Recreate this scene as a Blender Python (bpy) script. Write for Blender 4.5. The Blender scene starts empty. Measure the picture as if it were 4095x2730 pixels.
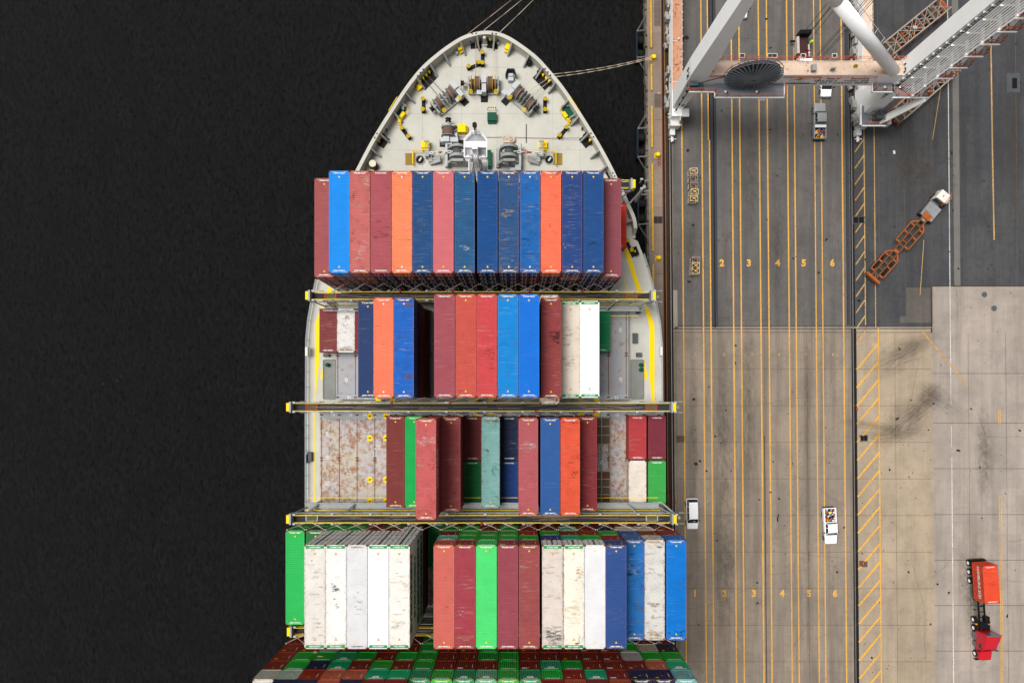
import bpy, math, random
from mathutils import Matrix, Vector
R = math.radians
random.seed(7)
S = bpy.context.scene
COL = S.collection

# ---------------------------------------------------------------- camera, sky, sun
F, NX, NY, H = 2730.0, 2062.0, 1588.0, 112.3      # 24 mm drone lens, 112 m above the quay
def s_(z): return F / (H - z)
def at(px, py, z=0.0):
    s = s_(z); return Vector(((px - NX) / s, (NY - py) / s, z))
cam_d = bpy.data.cameras.new("camera"); cam = bpy.data.objects.new("camera", cam_d); COL.objects.link(cam)
cam.location = (0, 0, H); cam_d.sensor_width = 36; cam_d.lens = 24
cam_d.shift_y = 223 / 4095; cam_d.shift_x = -14.5 / 4095
cam_d.clip_start = 1; cam_d.clip_end = 5000
S.camera = cam
w = bpy.data.worlds.new("World"); S.world = w; w.use_nodes = True
nt = w.node_tree; bg = nt.nodes['Background']
sky = nt.nodes.new('ShaderNodeTexSky'); sky.sky_type = 'NISHITA'; sky.sun_disc = False
sky.sun_elevation = R(68); sky.sun_rotation = R(292); sky.dust_density = 4; sky.air_density = 1.2
hs = nt.nodes.new('ShaderNodeHueSaturation'); hs.inputs['Saturation'].default_value = 0.18
nt.links.new(sky.outputs[0], hs.inputs['Color']); nt.links.new(hs.outputs[0], bg.inputs['Color'])
bg.inputs['Strength'].default_value = 0.07
sd = bpy.data.lights.new("sun", 'SUN'); sun = bpy.data.objects.new("sun", sd); COL.objects.link(sun)
sd.energy = 2.5; sd.angle = R(30); sd.color = (1, .97, .93)
sun.rotation_euler = (R(22), 0, R(-105)); sun.location = (0, 0, 200)
S.view_settings.view_transform = 'Standard'; S.view_settings.look = 'None'
S.view_settings.exposure = 0.5; S.view_settings.gamma = 1

# ---------------------------------------------------------------- materials
def lin(*c):
    return tuple(.8*((v/255)/12.92 if v/255 <= .04045 else ((v/255+.055)/1.055)**2.4) for v in c)   # photo value to base colour under this light
MATS = {}
def mk(name):
    m = bpy.data.materials.new(name); m.use_nodes = True
    return m, m.node_tree, m.node_tree.nodes['Principled BSDF']
def N(t, ty, **k):
    n = t.nodes.new(ty)
    for a, b in k.items():
        if a in n.inputs: n.inputs[a].default_value = b
        else: setattr(n, a, b)
    return n
def noise(t, vec, scale, detail=4, rough=.55):
    n = N(t, 'ShaderNodeTexNoise'); n.inputs['Scale'].default_value = scale
    n.inputs['Detail'].default_value = detail; n.inputs['Roughness'].default_value = rough
    t.links.new(vec, n.inputs['Vector']); return n.outputs['Fac']
def ramp(t, fac, a, b, va=0., vb=1.):
    n = N(t, 'ShaderNodeMapRange'); n.inputs['From Min'].default_value = a; n.inputs['From Max'].default_value = b
    n.inputs['To Min'].default_value = va; n.inputs['To Max'].default_value = vb
    t.links.new(fac, n.inputs['Value']); return n.outputs['Result']
def mul(t, a, b, op='MULTIPLY'):
    n = N(t, 'ShaderNodeMath'); n.operation = op; n.use_clamp = op == 'MULTIPLY'
    for i, x in enumerate((a, b)):
        if isinstance(x, (int, float)): n.inputs[i].default_value = x
        else: t.links.new(x, n.inputs[i])
    return n.outputs[0]
def mix(t, fac, a, b, mode='MIX'):
    n = N(t, 'ShaderNodeMix'); n.data_type = 'RGBA'; n.blend_type = mode
    for s, x in ((0, fac), (6, a), (7, b)):
        if isinstance(x, (int, float)): n.inputs[s].default_value = x
        elif isinstance(x, tuple): n.inputs[s].default_value = (*x[:3], 1)
        else: t.links.new(x, n.inputs[s])
    return n.outputs[2]
def vmap(t, src, sc, off=None):
    n = N(t, 'ShaderNodeMapping'); n.inputs['Scale'].default_value = sc
    t.links.new(src, n.inputs['Vector'])
    if off is not None:
        c = N(t, 'ShaderNodeVectorMath'); c.operation = 'SCALE'; c.inputs[0].default_value = (31, 57, 13)
        t.links.new(off, c.inputs['Scale']); t.links.new(c.outputs[0], n.inputs['Location'])
    return n.outputs[0]
def P(name, col, rough=.6, metal=0., dirt=.25, dsc=1.2, rust=0., bump=0.):
    if name in MATS: return MATS[name]
    m, t, b = mk(name); tc = N(t, 'ShaderNodeTexCoord').outputs['Object']
    n1 = noise(t, tc, dsc, 6)
    c = mix(t, ramp(t, n1, .35, .75, 0, dirt), tuple(col), tuple(x * .45 for x in col))
    n2 = noise(t, tc, dsc * 9, 4)
    c = mix(t, ramp(t, n2, .6, .72, 0, dirt * .8), c, tuple(x * .55 for x in col))
    if rust > 0:
        n3 = noise(t, tc, 1.9, 9, .68)
        c = mix(t, ramp(t, n3, .66 - rust * .2, .74 - rust * .2), c, lin(112, 62, 38))
    t.links.new(c, b.inputs['Base Color']); b.inputs['Roughness'].default_value = rough; b.inputs['Metallic'].default_value = metal
    b.inputs['Specular IOR Level'].default_value = .12 if rough > .3 else .5
    if bump:
        bn = N(t, 'ShaderNodeBump'); bn.inputs['Strength'].default_value = bump; bn.inputs['Distance'].default_value = .02
        t.links.new(noise(t, tc, 40, 3), bn.inputs['Height']); t.links.new(bn.outputs[0], b.inputs['Normal'])
    MATS[name] = m; return m
def container_paint():
    m, t, b = mk('container_paint'); tc = N(t, 'ShaderNodeTexCoord').outputs['Object']
    oi = N(t, 'ShaderNodeObjectInfo'); base = oi.outputs['Color']; wear = oi.outputs['Alpha']; rnd = oi.outputs['Random']
    v = vmap(t, tc, (1, 1, 1), rnd)
    n1 = noise(t, v, .55, 5)
    c = mix(t, ramp(t, n1, .35, .7, 0, .22), base, mix(t, 1.0, base, (.55, .5, .5), 'MULTIPLY'))
    hi = mix(t, .45, base, (.62, .56, .5))
    st = noise(t, vmap(t, tc, (.5, 7, 2), rnd), 1.0, 6, .62)
    big = noise(t, v, .35, 2)
    k = mul(t, mul(t, ramp(t, st, .56, .68), ramp(t, big, .4, .62)), mul(t, wear, .75))
    c = mix(t, k, c, hi)
    ru = noise(t, v, 1.1, 10, .72)
    rk = mul(t, ramp(t, ru, .6, .68), mul(t, mul(t, wear, wear), 1.0))
    c = mix(t, rk, c, lin(96, 52, 34))
    sx = N(t, 'ShaderNodeSeparateXYZ'); t.links.new(tc, sx.inputs[0]); ay = mul(t, sx.outputs['Y'], 0, 'ABSOLUTE'); ax = mul(t, sx.outputs['X'], 0, 'ABSOLUTE')
    ed = mul(t, ramp(t, ay, 5.2, 6.1), ramp(t, ax, 1.0, 1.2), 'MAXIMUM')
    er = mul(t, mul(t, ed, ramp(t, noise(t, v, 2.6, 8, .72), .47, .6)), ramp(t, wear, .15, .9, .15, 1.0))
    c = mix(t, er, c, lin(118, 72, 52))
    gr = noise(t, v, .9, 9, .75)
    c = mix(t, mul(t, ramp(t, gr, .5, .66), mul(t, wear, .55)), c, mix(t, 1.0, base, (.5, .46, .45), 'MULTIPLY'))
    sp = noise(t, v, 3.2, 6, .6)
    c = mix(t, mul(t, ramp(t, sp, .66, .72), mul(t, wear, .8)), c, mix(t, 1.0, base, (.25, .22, .22), 'MULTIPLY'))
    t.links.new(c, b.inputs['Base Color']); b.inputs['Roughness'].default_value = .55; b.inputs['Specular IOR Level'].default_value = .12
    return m
M_CONT = container_paint()
def ground(name, col, streak=.35, spots=.5, warm=None):
    """large tonal patches, wheel streaks along the lanes, blotches, speckle"""
    m, t, b = mk(name); tc = N(t, 'ShaderNodeTexCoord').outputs['Object']
    d = tuple(x * .5 for x in col); l = warm or tuple(min(1, x * 1.2) for x in col); col = tuple(x * 1.06 for x in col)
    c = mix(t, ramp(t, noise(t, tc, .07, 6, .65), .4, .6), tuple(col), l)
    c = mix(t, ramp(t, noise(t, tc, .25, 7, .7), .46, .66, 0, .4), c, d)
    br = N(t, 'ShaderNodeTexBrick'); br.inputs['Color1'].default_value = (1, 1, 1, 1); br.inputs['Color2'].default_value = (.72, .73, .76, 1); br.inputs['Mortar Size'].default_value = 0
    br.inputs['Scale'].default_value = 1; br.inputs['Brick Width'].default_value = 5.2; br.inputs['Row Height'].default_value = 7.5; br.offset = 0; br.offset_frequency = 1; t.links.new(tc, br.inputs['Vector'])
    if 'asphalt' not in name: c = mix(t, .45, c, mix(t, 1.0, c, br.outputs['Color'], 'MULTIPLY'))
    c = mix(t, ramp(t, noise(t, vmap(t, tc, (.55, .03, 1)), 1, 6, .6), .46, .64, 0, streak * 1.2), c, d)
    c = mix(t, ramp(t, noise(t, vmap(t, tc, (2.6, .06, 1)), 1, 5, .65), .5, .7, 0, streak), c, tuple(x * .62 for x in col))
    c = mix(t, ramp(t, noise(t, vmap(t, tc, (.2, 2.2, 1)), 1, 4, .6), .55, .75, 0, .25), c, tuple(x * .7 for x in col))
    c = mix(t, ramp(t, noise(t, tc, 1.1, 9, .72), .53, .7, 0, spots * .7), c, d)
    c = mix(t, ramp(t, noise(t, tc, .7, 10, .75), .58, .68, 0, spots), c, tuple(x * .4 for x in col))
    c = mix(t, ramp(t, noise(t, vmap(t, tc, (1, .5, 1)), .33, 9, .75), .55, .68, 0, spots * .8), c, tuple(x * .45 for x in col))
    c = mix(t, ramp(t, noise(t, tc, 11, 4, .75), .3, .8, 0, .75), c, tuple(x * .34 for x in col))
    c = mix(t, ramp(t, noise(t, tc, 16, 2, .6), .6, .7, 0, .35), c, l)
    c = mix(t, ramp(t, noise(t, tc, 4.5, 3, .6), .68, .72, 0, spots * .9), c, tuple(x * .25 for x in col))
    t.links.new(c, b.inputs['Base Color']); b.inputs['Roughness'].default_value = .9; b.inputs['Specular IOR Level'].default_value = .1
    return m
def road_paint(name, col, under, worn=.5):
    m, t, b = mk(name); tc = N(t, 'ShaderNodeTexCoord').outputs['Object']
    c = mix(t, ramp(t, noise(t, tc, 3.5, 8, .75), worn, worn + .14, 0, .85), tuple(col), tuple(under))
    c = mix(t, ramp(t, noise(t, tc, .12, 3, .5), .45, .7, 0, .4), c, tuple(under))
    t.links.new(c, b.inputs['Base Color']); b.inputs['Roughness'].default_value = .8
    return m
WHITE = P('white_paint', lin(225, 225, 222), .5, dirt=.12)
CRANE_W = P('crane_white', (.88, .88, .87), .45, dirt=.1, dsc=.6)
CRANE_TOP = P('crane_rusty_top', lin(240, 212, 188), .75, dirt=.5, dsc=.5, rust=.3)
CRANE_RUST = P('crane_rusted_top', lin(214, 158, 126), .85, dirt=.6, dsc=.18, rust=.5)
ORANGE = P('orange_rail', lin(222, 110, 60), .6, dirt=.2)
YEL = P('yellow_paint', lin(255, 218, 0), .5, dirt=.1)
YELD = P('worn_yellow_paint', lin(225, 175, 50), .6, dirt=.5, dsc=2, rust=.12)
BLK = P('black_paint', lin(26, 26, 28), .5, dirt=.2)
RUBBER = P('rubber', (.012, .012, .012), .8, dirt=.1)
GREY = P('grey_paint', lin(165, 168, 165), .5, dirt=.25, dsc=1.5)
DKGREY = P('dark_grey_paint', lin(88, 92, 96), .6, dirt=.3)
GRATE = P('dark_grating', lin(52, 55, 62), .7, dirt=.3, dsc=9)
DECK = P('deck_paint', lin(204, 202, 191), .7, dirt=.28, dsc=.35, rust=.03)
HULLM = P('hull_green', lin(30, 90, 55), .5, dirt=.2)
ROPE = P('hemp_rope', lin(225, 208, 186), .95, dirt=.3, dsc=6)
ROPED = P('brown_rope', lin(125, 100, 86), .95, dirt=.5, dsc=9)
STEEL = P('steel', lin(150, 145, 140), .4, .6, dirt=.4, dsc=3)
RUSTY = P('rusty_steel', lin(120, 78, 56), .8, dirt=.5, dsc=3)
CAST = P('corner_casting_paint', lin(120, 62, 48), .7, dirt=.4, dsc=6)
REDP = P('red_paint', lin(190, 30, 30), .45, dirt=.15)
GREEN = P('deck_green', lin(20, 85, 62), .5, dirt=.2)
RGREEN = P('band_green', lin(25, 150, 75), .5, dirt=.15)
GLASS = P('dark_glass', (.012, .018, .02), .06, dirt=0)
MARKW = P('marking_white', lin(235, 235, 232), .6, dirt=.05)
MARKY = P('marking_yellow', lin(245, 205, 30), .6, dirt=.05)
MARKG = P('letter_green', lin(25, 110, 60), .6, dirt=.1)
TRUCKRED = P('truck_red', lin(205, 18, 40), .25, dirt=.06)
CARW = P('car_white', (.86, .87, .88), .4, dirt=.02)
CARS = P('car_silver', lin(170, 172, 174), .3, .2, dirt=.08)
ORG = P('chassis_orange', lin(205, 118, 45), .6, dirt=.4, dsc=2, rust=.12)
GRAVEL = P('twistlock_pile', lin(120, 100, 84), .8, dirt=.9, dsc=6)

# ---------------------------------------------------------------- mesh builder
class MB:
    def __init__(s): s.v = []; s.f = []; s.mi = []; s.T = Matrix(); s.k = 0
    def add(s, vs, fs):
        o = len(s.v); s.v += [tuple(s.T @ Vector(p)) for p in vs]
        s.f += [tuple(i + o for i in f) for f in fs]; s.mi += [s.k] * len(fs); return s
    def bx(s, x0, x1, y0, y1, z0, z1):
        return s.add([(x0,y0,z0),(x1,y0,z0),(x1,y1,z0),(x0,y1,z0),(x0,y0,z1),(x1,y0,z1),(x1,y1,z1),(x0,y1,z1)],
                     [(0,3,2,1),(4,5,6,7),(0,1,5,4),(1,2,6,5),(2,3,7,6),(3,0,4,7)])
    def box(s, c, d, rz=0):
        T = s.T; s.T = T @ Matrix.Translation(c) @ Matrix.Rotation(rz, 4, 'Z')
        s.bx(-d[0]/2, d[0]/2, -d[1]/2, d[1]/2, -d[2]/2, d[2]/2); s.T = T; return s
    def cyl(s, a, b, r, r2=None, n=12):
        a, b = Vector(a), Vector(b); r2 = r if r2 is None else r2
        d = (b - a).normalized(); u = d.orthogonal().normalized(); q = d.cross(u)
        vs = []
        for p, rr in ((a, r), (b, r2)):
            for i in range(n):
                t = 2*math.pi*i/n; vs.append(tuple(p + (u*math.cos(t) + q*math.sin(t))*rr))
        fs = [(i, (i+1) % n, n+(i+1) % n, n+i) for i in range(n)] + [tuple(range(n))[::-1], tuple(range(n, 2*n))]
        return s.add(vs, fs)
    def bar(s, a, b, w, h=None):
        """rectangular bar from a to b"""
        a, b = Vector(a), Vector(b); h = w if h is None else h
        d = (b - a).normalized(); up = Vector((0,0,1)) if abs(d.z) < .95 else Vector((0,1,0))
        u = d.cross(up).normalized(); q = u.cross(d)
        vs = []
        for p in (a, b):
            for i, j in ((-1,-1),(1,-1),(1,1),(-1,1)): vs.append(tuple(p + u*i*w/2 + q*j*h/2))
        return s.add(vs, [(0,1,5,4),(1,2,6,5),(2,3,7,6),(3,0,4,7),(3,2,1,0),(4,5,6,7)])
    def tube(s, pts, r, n=6):
        for a, b in zip(pts, pts[1:]): s.cyl(a, b, r, n=n)
        return s
    def prism(s, poly, z0, z1):
        n = len(poly); vs = [(x, y, z0) for x, y in poly] + [(x, y, z1) for x, y in poly]
        fs = [(i, (i+1) % n, n+(i+1) % n, n+i) for i in range(n)] + [tuple(range(n))[::-1], tuple(range(n, 2*n))]
        return s.add(vs, fs)
    def sheet(s, poly, z): return s.add([(x, y, z) for x, y in poly], [tuple(range(len(poly)))])
    def ring(s, c, r, w, n=16, axis='Z'):
        """flat annulus-like torus of square section"""
        c = Vector(c); pts = []
        for i in range(n + 1):
            t = 2*math.pi*i/n; k, l = math.cos(t)*r, math.sin(t)*r
            pts.append(c + Vector((k, l, 0) if axis == 'Z' else ((0, k, l) if axis == 'X' else (k, 0, l))))
        return s.tube(pts, w, 5)
    def mesh(s, name, mats):
        me = bpy.data.meshes.new(name); me.from_pydata(s.v, [], s.f)
        for m in (mats if isinstance(mats, (list, tuple)) else [mats]): me.materials.append(m)
        if any(s.mi): me.polygons.foreach_set('material_index', s.mi)
        me.update(); return me
    def build(s, name, mats, parent=None, smooth=False, loc=None):
        me = s.mesh(name, mats)
        if smooth: me.shade_smooth()
        return put(name, me, parent, loc)
def put(name, me, parent=None, loc=None, rot=None, color=None):
    o = bpy.data.objects.new(name, me); COL.objects.link(o)
    if parent: o.parent = parent
    if loc is not None: o.location = loc
    if rot is not None: o.rotation_euler = rot
    if color is not None: o.color = color
    return o
def tag(o, label=None, cat=None, group=None, kind=None):
    for k, v in (('label', label), ('category', cat), ('group', group), ('kind', kind)):
        if v: o[k] = v
    return o
def thing(name, label, cat, loc=(0,0,0), rz=0, group=None):
    return tag(put(name, None, None, loc, (0, 0, rz)), label, cat, group)
def struct(o): o['kind'] = 'structure'; return o
_TX = {}
def text(st, size, mat, bold=.02, name='lettering', parent=None, loc=(0,0,0), rot=(0,0,0), sx=1.0, ext=.004):
    key = (st, size, bold, mat.name, sx, ext)
    if key not in _TX:
        c = bpy.data.curves.new('t', 'FONT'); c.body = st; c.size = size; c.offset = bold * size; c.align_x = 'CENTER'; c.align_y = 'CENTER'
        c.extrude = ext; c.resolution_u = 3
        o = bpy.data.objects.new('t', c); COL.objects.link(o)
        bpy.context.view_layer.update()
        me = bpy.data.meshes.new_from_object(o.evaluated_get(bpy.context.evaluated_depsgraph_get()))
        bpy.data.objects.remove(o); me.name = name; me.materials.clear(); me.materials.append(mat)
        if sx != 1:
            for v in me.vertices: v.co.x *= sx
        _TX[key] = me
    return put(name, _TX[key], parent, loc, rot)

# ---------------------------------------------------------------- water, quay, yard
def flat(name, x0, x1, y0, y1, z, mat, nx=1, ny=1):
    m = MB(); m.sheet([(x0, y0), (x1, y0), (x1, y1), (x0, y1)], z); return struct(m.build(name, mat))
mw, t, b = mk('dark_water'); tc = N(t, 'ShaderNodeTexCoord').outputs['Object']
b.inputs['Base Color'].default_value = (.009, .009, .0095, 1); b.inputs['Roughness'].default_value = .12
b.inputs['IOR'].default_value = 1.33; b.inputs['Specular IOR Level'].default_value = .3
rot = N(t, 'ShaderNodeMapping'); rot.inputs['Rotation'].default_value = (0, 0, R(38)); rot.inputs['Scale'].default_value = (1, .42, 1); t.links.new(tc, rot.inputs['Vector']); rv = rot.outputs[0]
h1 = noise(t, rv, 1.9, 10, .72); h2 = noise(t, tc, .11, 4, .55); h3 = noise(t, rv, .33, 5, .6)
bn = N(t, 'ShaderNodeBump'); bn.inputs['Strength'].default_value = 1.0; bn.inputs['Distance'].default_value = .8
t.links.new(mul(t, mul(t, h1, h2, 'ADD'), h3, 'ADD'), bn.inputs['Height']); t.links.new(bn.outputs[0], b.inputs['Normal'])
fo = mul(t, ramp(t, noise(t, tc, .035, 3), .58, .66), ramp(t, noise(t, tc, 1.2, 9, .75), .655, .69))
wc = mix(t, ramp(t, h1, .4, .72), (.003, .003, .0032), (.016, .016, .0165)); wc = mix(t, ramp(t, h3, .45, .65, 0, .5), wc, (.004, .004, .004))
t.links.new(mix(t, fo, wc, (.22, .22, .22)), b.inputs['Base Color'])
flat('water', -1500, 1500, -1500, 1500, -3.2, mw)
SL = .0085
def Q(px, py): return ((px + SL * (py - 1365) - NX) / 24.3, (NY - py) / 24.3)
def qpoly(pts, z): return [(*Q(*p),) for p in pts]
def qstrip(mb, px0, px1, py0, py1, z): mb.sheet([Q(px0, py1), Q(px1, py1), Q(px1, py0), Q(px0, py0)], z)
FAR = 9000
CONC = ground('lane_concrete', lin(158, 146, 132), .55, .6, lin(178, 160, 142))
CONC2 = ground('yard_concrete', lin(188, 170, 148), .25, .5, lin(204, 184, 156))
CONC3 = ground('pale_yard_concrete', lin(180, 168, 156), .35, .35, lin(198, 184, 172))
ASPH = ground('lane_asphalt', lin(112, 110, 108), .45, .6, lin(126, 119, 114))
ASPH2 = ground('yard_asphalt', lin(82, 83, 86), .4, .7, lin(96, 96, 97))
APRON = ground('apron_concrete', lin(158, 140, 124), .2, .5, lin(172, 152, 136))
m = MB(); x0, _ = Q(2600, 1365)
m.prism([Q(2600, 1365+FAR), Q(30000, 1365+FAR), Q(30000, 1365-FAR), Q(2600, 1365-FAR)], -6, 0)
struct(m.build('ground', CONC2))
def qsheet(name, mat, z, *rects):
    m = MB()
    for r in rects: qstrip(m, *r, z)
    return struct(m.build(name, mat))
qsheet('quay_apron', APRON, .004, (2601, 2655, -FAR, FAR))
qsheet('lane_concrete', CONC, .004, (2694, 3404, 1312, FAR))
qsheet('lane_asphalt', ASPH, .008, (2694, 3404, -FAR, 1312))
qsheet('yard_asphalt', ASPH2, .008, (3420, 3725, -FAR, 1310), (3725, 30000, -FAR, 1144))
qsheet('yard_concrete', CONC3, .004, (3728, 30000, 1144, FAR))
qsheet('concrete_strip', ground('grey_strip', lin(132, 128, 122), .2, .5), .012, (3817, 3842, -FAR, 1144))
qsheet('asphalt_patch', ground('old_asphalt', lin(112, 106, 100), .3, .8), .012, (3600, 3725, 1265, 1290), (3625, 3724, 1150, 1265))
DARK = P('dark_groove', (.01, .01, .011), .8, dirt=.2)
BROWN = P('brown_trench', lin(70, 52, 40), .85, dirt=.6, dsc=.8)
OCHRE = P('rusty_ochre_edge', lin(158, 115, 55), .8, dirt=.5, dsc=1.5)
PRED = P('worn_red_line', lin(120, 55, 50), .8, dirt=.5)
qsheet('rail_trench', DARK, .008, (2657, 2693, -FAR, FAR), (3404, 3420, -FAR, FAR))
qsheet('trench_cover', BROWN, .014, (2668, 2679, -FAR, FAR))
qsheet('trench_edge', OCHRE, .016, (2664.6, 2667.4, -FAR, FAR))
qsheet('red_line', PRED, .012, (2654, 2657.5, -FAR, FAR))
m = MB()
for c in (2684.5, 3411):
    for w0, w1, z0, z1 in ((-.075, .075, .0, .025), (-.035, .035, .025, .06)):
        ax, ay = Q(c, 1365-FAR); bx_, by = Q(c, 1365+FAR)
        m.bar((ax, ay, (z0+z1)/2), (bx_, by, (z0+z1)/2), w1-w0, z1-z0)
struct(m.build('crane_rail', STEEL))
qsheet('cable_trench', P('trench_steel', lin(66, 68, 74), .6, dirt=.4, dsc=4), .014, (2849, 2858, -FAR, 1312), (3390, 3401, -FAR, 1300), (2862, 2872, -FAR, 1312))
qsheet('cable_slot', DARK, .018, (2843, 2848, -FAR, 1312), (2858, 2862, -FAR, 1312), (3387, 3389.5, -FAR, 1300), (3420, 3424, 1312, FAR))
qsheet('joint_band', P('joint_dark', lin(70, 64, 60), .9, dirt=.5), .014, (2690, 3725, 1303, 1306.5), (2690, 3725, 1312, 1315.5), (2690, 3725, 1328, 1330), (3722, 3728, 1144, 1330), (3725, 5200, 1142, 1146), (3043.5+8, 3043.5+11, 1740, FAR))
qsheet('joint_sill', CONC3, .016, (2700, 3725, 1307, 1311.5), (2694, 2710, 1160, 1312))
m = MB()
for py in range(1475, 5000, 146): qstrip(m, 2700, 3720, py, py+1.2, .02)
for py in (1312+180, 1690, 1872, 2055, 2237, 2418, 2600, 2781): qstrip(m, 3728, 5200, py, py+1.8, .02)
for px in (2702, 3055, 3225, 3577, 3870, 4020): qstrip(m, px, px+1.1, 1332, FAR, .02)
for px in (3518, 3620, 3727): qstrip(m, px, px+2.5, -FAR, 1300, .02)
for py in (480, 830, 1095, 640): qstrip(m, 2608, 2654, py, py+1.2, .02)
qstrip(m, 4068, 4072, -FAR, 1144, .02)
struct(m.build('joint_line', P('seam', lin(96, 84, 74), .9, dirt=.4)))
YA = road_paint('worn_lane_yellow', lin(238, 176, 56), lin(130, 118, 100), .5)
YB = road_paint('faded_lane_yellow', lin(214, 166, 80), lin(118, 112, 106), .46)
WA = road_paint('worn_white_line', lin(215, 213, 208), lin(120, 118, 116), .5)
lanes = (2733.5, 2813.5, 2843.3, 2934, 2965, 3043, 3075.5, 3156, 3184, 3264, 3290.5, 3373.7)
m = MB()
for i, c in enumerate(lanes):
    wd = 2.6 if i not in (9, 10) else 2.0
    if i == 2: qstrip(m, c-wd, c+wd, 560, FAR, .024); qstrip(m, c-wd-4, c+wd-4, -FAR, 560, .024); continue
    qstrip(m, c-wd, c+wd, -FAR, FAR, .024)
qstrip(m, 3510, 3514.5, 1312, FAR, .024)
for px in (3989, 3996): qstrip(m, px, px+2.4, 1636, 1694, .026); qstrip(m, px, px+2.8, 1980, FAR, .026)
struct(m.build('lane_marking', YA))
m = MB()
for k in range(-2, 40):
    y = 1300 + 72.6*k
    if y < 1312: continue
    a, c = Q(3512, y), Q(3424, y+104)
    m.bar((*a, .022), (*c, .022), .3, .012)
struct(m.build('hatched_marking', YA))
m = MB(); qstrip(m, 3459, 3463, -FAR, 1300, .024); qstrip(m, 3500, 3503.5, -FAR, 1312, .024)
for k in range(-60, 12):
    y = 622 + 64*k; a, c = Q(3460, y), Q(3424, y+52); m.bar((*a, .022), (*c, .022), .2, .012)
a, c = Q(3687, 1325), Q(3867, 1542); m.bar((*a, .03), (*c, .03), .26, .012)
for u0, v0, u1, v1 in ((3967, -600, 3974, 600), (3974, 600, 3978, 960), (3770, 350, 3735, 560), (3697, 960, 3680, 1180)):
    a, c = Q(u0, v0), Q(u1, v1); m.bar((*a, .024), (*c, .024), .22 if u0 > 3900 else .1, .012)
struct(m.build('faded_marking', YB))
qsheet('white_line', WA, .024, (3798, 3801.5, -FAR, 1620), (3799, 3802, 1700, 1790), (3799, 3803, 1830, FAR))
for py, chars in ((1053, ((2889, '2'), (2997, '3'), (3112, '4'), (3216, '5'), (3330, '6'))),
                  (2372, ((2770, '1'), (2888, '2'), (3006, '3'), (3119, '4'), (3226, '5'), (3330, '6'))),
                  (1418, ((2780, '1'), (2895, '2'), (3007, '3'), (3115, '4'), (3223, '5'), (3330, '6')))):
    for px, ch in chars:
        z = 1.5 if py != 1418 else .62
        x, y = Q(px, py); o = text(ch, z, YA if py != 1418 else YB, .045, 'lane_number', None, (x, y, .026)); struct(o)
for px, py, st, rz in ((2641, 645, 'FOD', -90), (2643, 1490, 'LEVEL WIND', -90)):
    x, y = Q(px, py); struct(text(st, .8, PRED, .02, 'apron_lettering', None, (x, y, .022), (0, 0, R(rz))))
x, y = Q(2643, 372); struct(text('97', .35, WA, .02, 'apron_number', None, (x, y, .022), (0, 0, R(180))))
# stains: irregular oil patches and rubber scuffs
m = MB(); rs = random.Random(3)
def blot(mb, cx, cy, rx, ry, z, rr, ang=0):
    n = 13; p = []
    for i in range(n):
        t = 2*math.pi*i/n; k = rr.uniform(.6, 1.15); a, c = math.cos(t)*rx*k, math.sin(t)*ry*k
        p.append((cx + a*math.cos(ang) - c*math.sin(ang), cy + a*math.sin(ang) + c*math.cos(ang)))
    mb.sheet(p, z)
for px, py, rx, ry in ((2755, 152, .5, .35), (2742, 158, .3, .3), (2757, 603, .28, .28), (2775, 900, .25, .25), (2758, 1127, .35, .22), (2772, 1596, .35, .25),
                       (2778, 1855, .4, .3), (3103, 2075, .15, .5), (3107, 2060, .1, .35), (3020, 2410, .2, .2), (3436, 1202, .35, .3), (3740, 2334, .22, .22), (3475, 2628, .25, .2)):
    x, y = Q(px, py); blot(m, x, y, rx, ry, .028, rs)
for i in range(420):
    px, py = rs.uniform(2700, 4090), rs.uniform(0, 2725); x, y = Q(px, py); r = rs.uniform(.02, .1) * rs.choice((1, 1, 1, 2))
    blot(m, x, y, r, r*rs.uniform(.7, 2.2), .028, rs, rs.uniform(0, 3))
struct(m.build('oil_stain', P('oil', lin(46, 42, 40), .7, dirt=.3)))
ms, t, b = mk('tyre_smear'); tc = N(t, 'ShaderNodeTexCoord').outputs['Object']
ln = N(t, 'ShaderNodeVectorMath'); ln.operation = 'LENGTH'; t.links.new(tc, ln.inputs[0])
fac = mul(t, mul(t, ramp(t, noise(t, vmap(t, tc, (1.2, 4, 1)), 2.2, 9, .75), .36, .62), ramp(t, ln.outputs['Value'], 1.0, .1)), .5)
tr = N(t, 'ShaderNodeBsdfTransparent'); mx = N(t, 'ShaderNodeMixShader'); t.links.new(fac, mx.inputs[0]); t.links.new(tr.outputs[0], mx.inputs[1]); t.links.new(b.outputs[0], mx.inputs[2])
b.inputs['Base Color'].default_value = (*lin(84, 74, 64), 1); b.inputs['Roughness'].default_value = .9
t.links.new(mx.outputs[0], t.nodes['Material Output'].inputs['Surface'])
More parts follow.
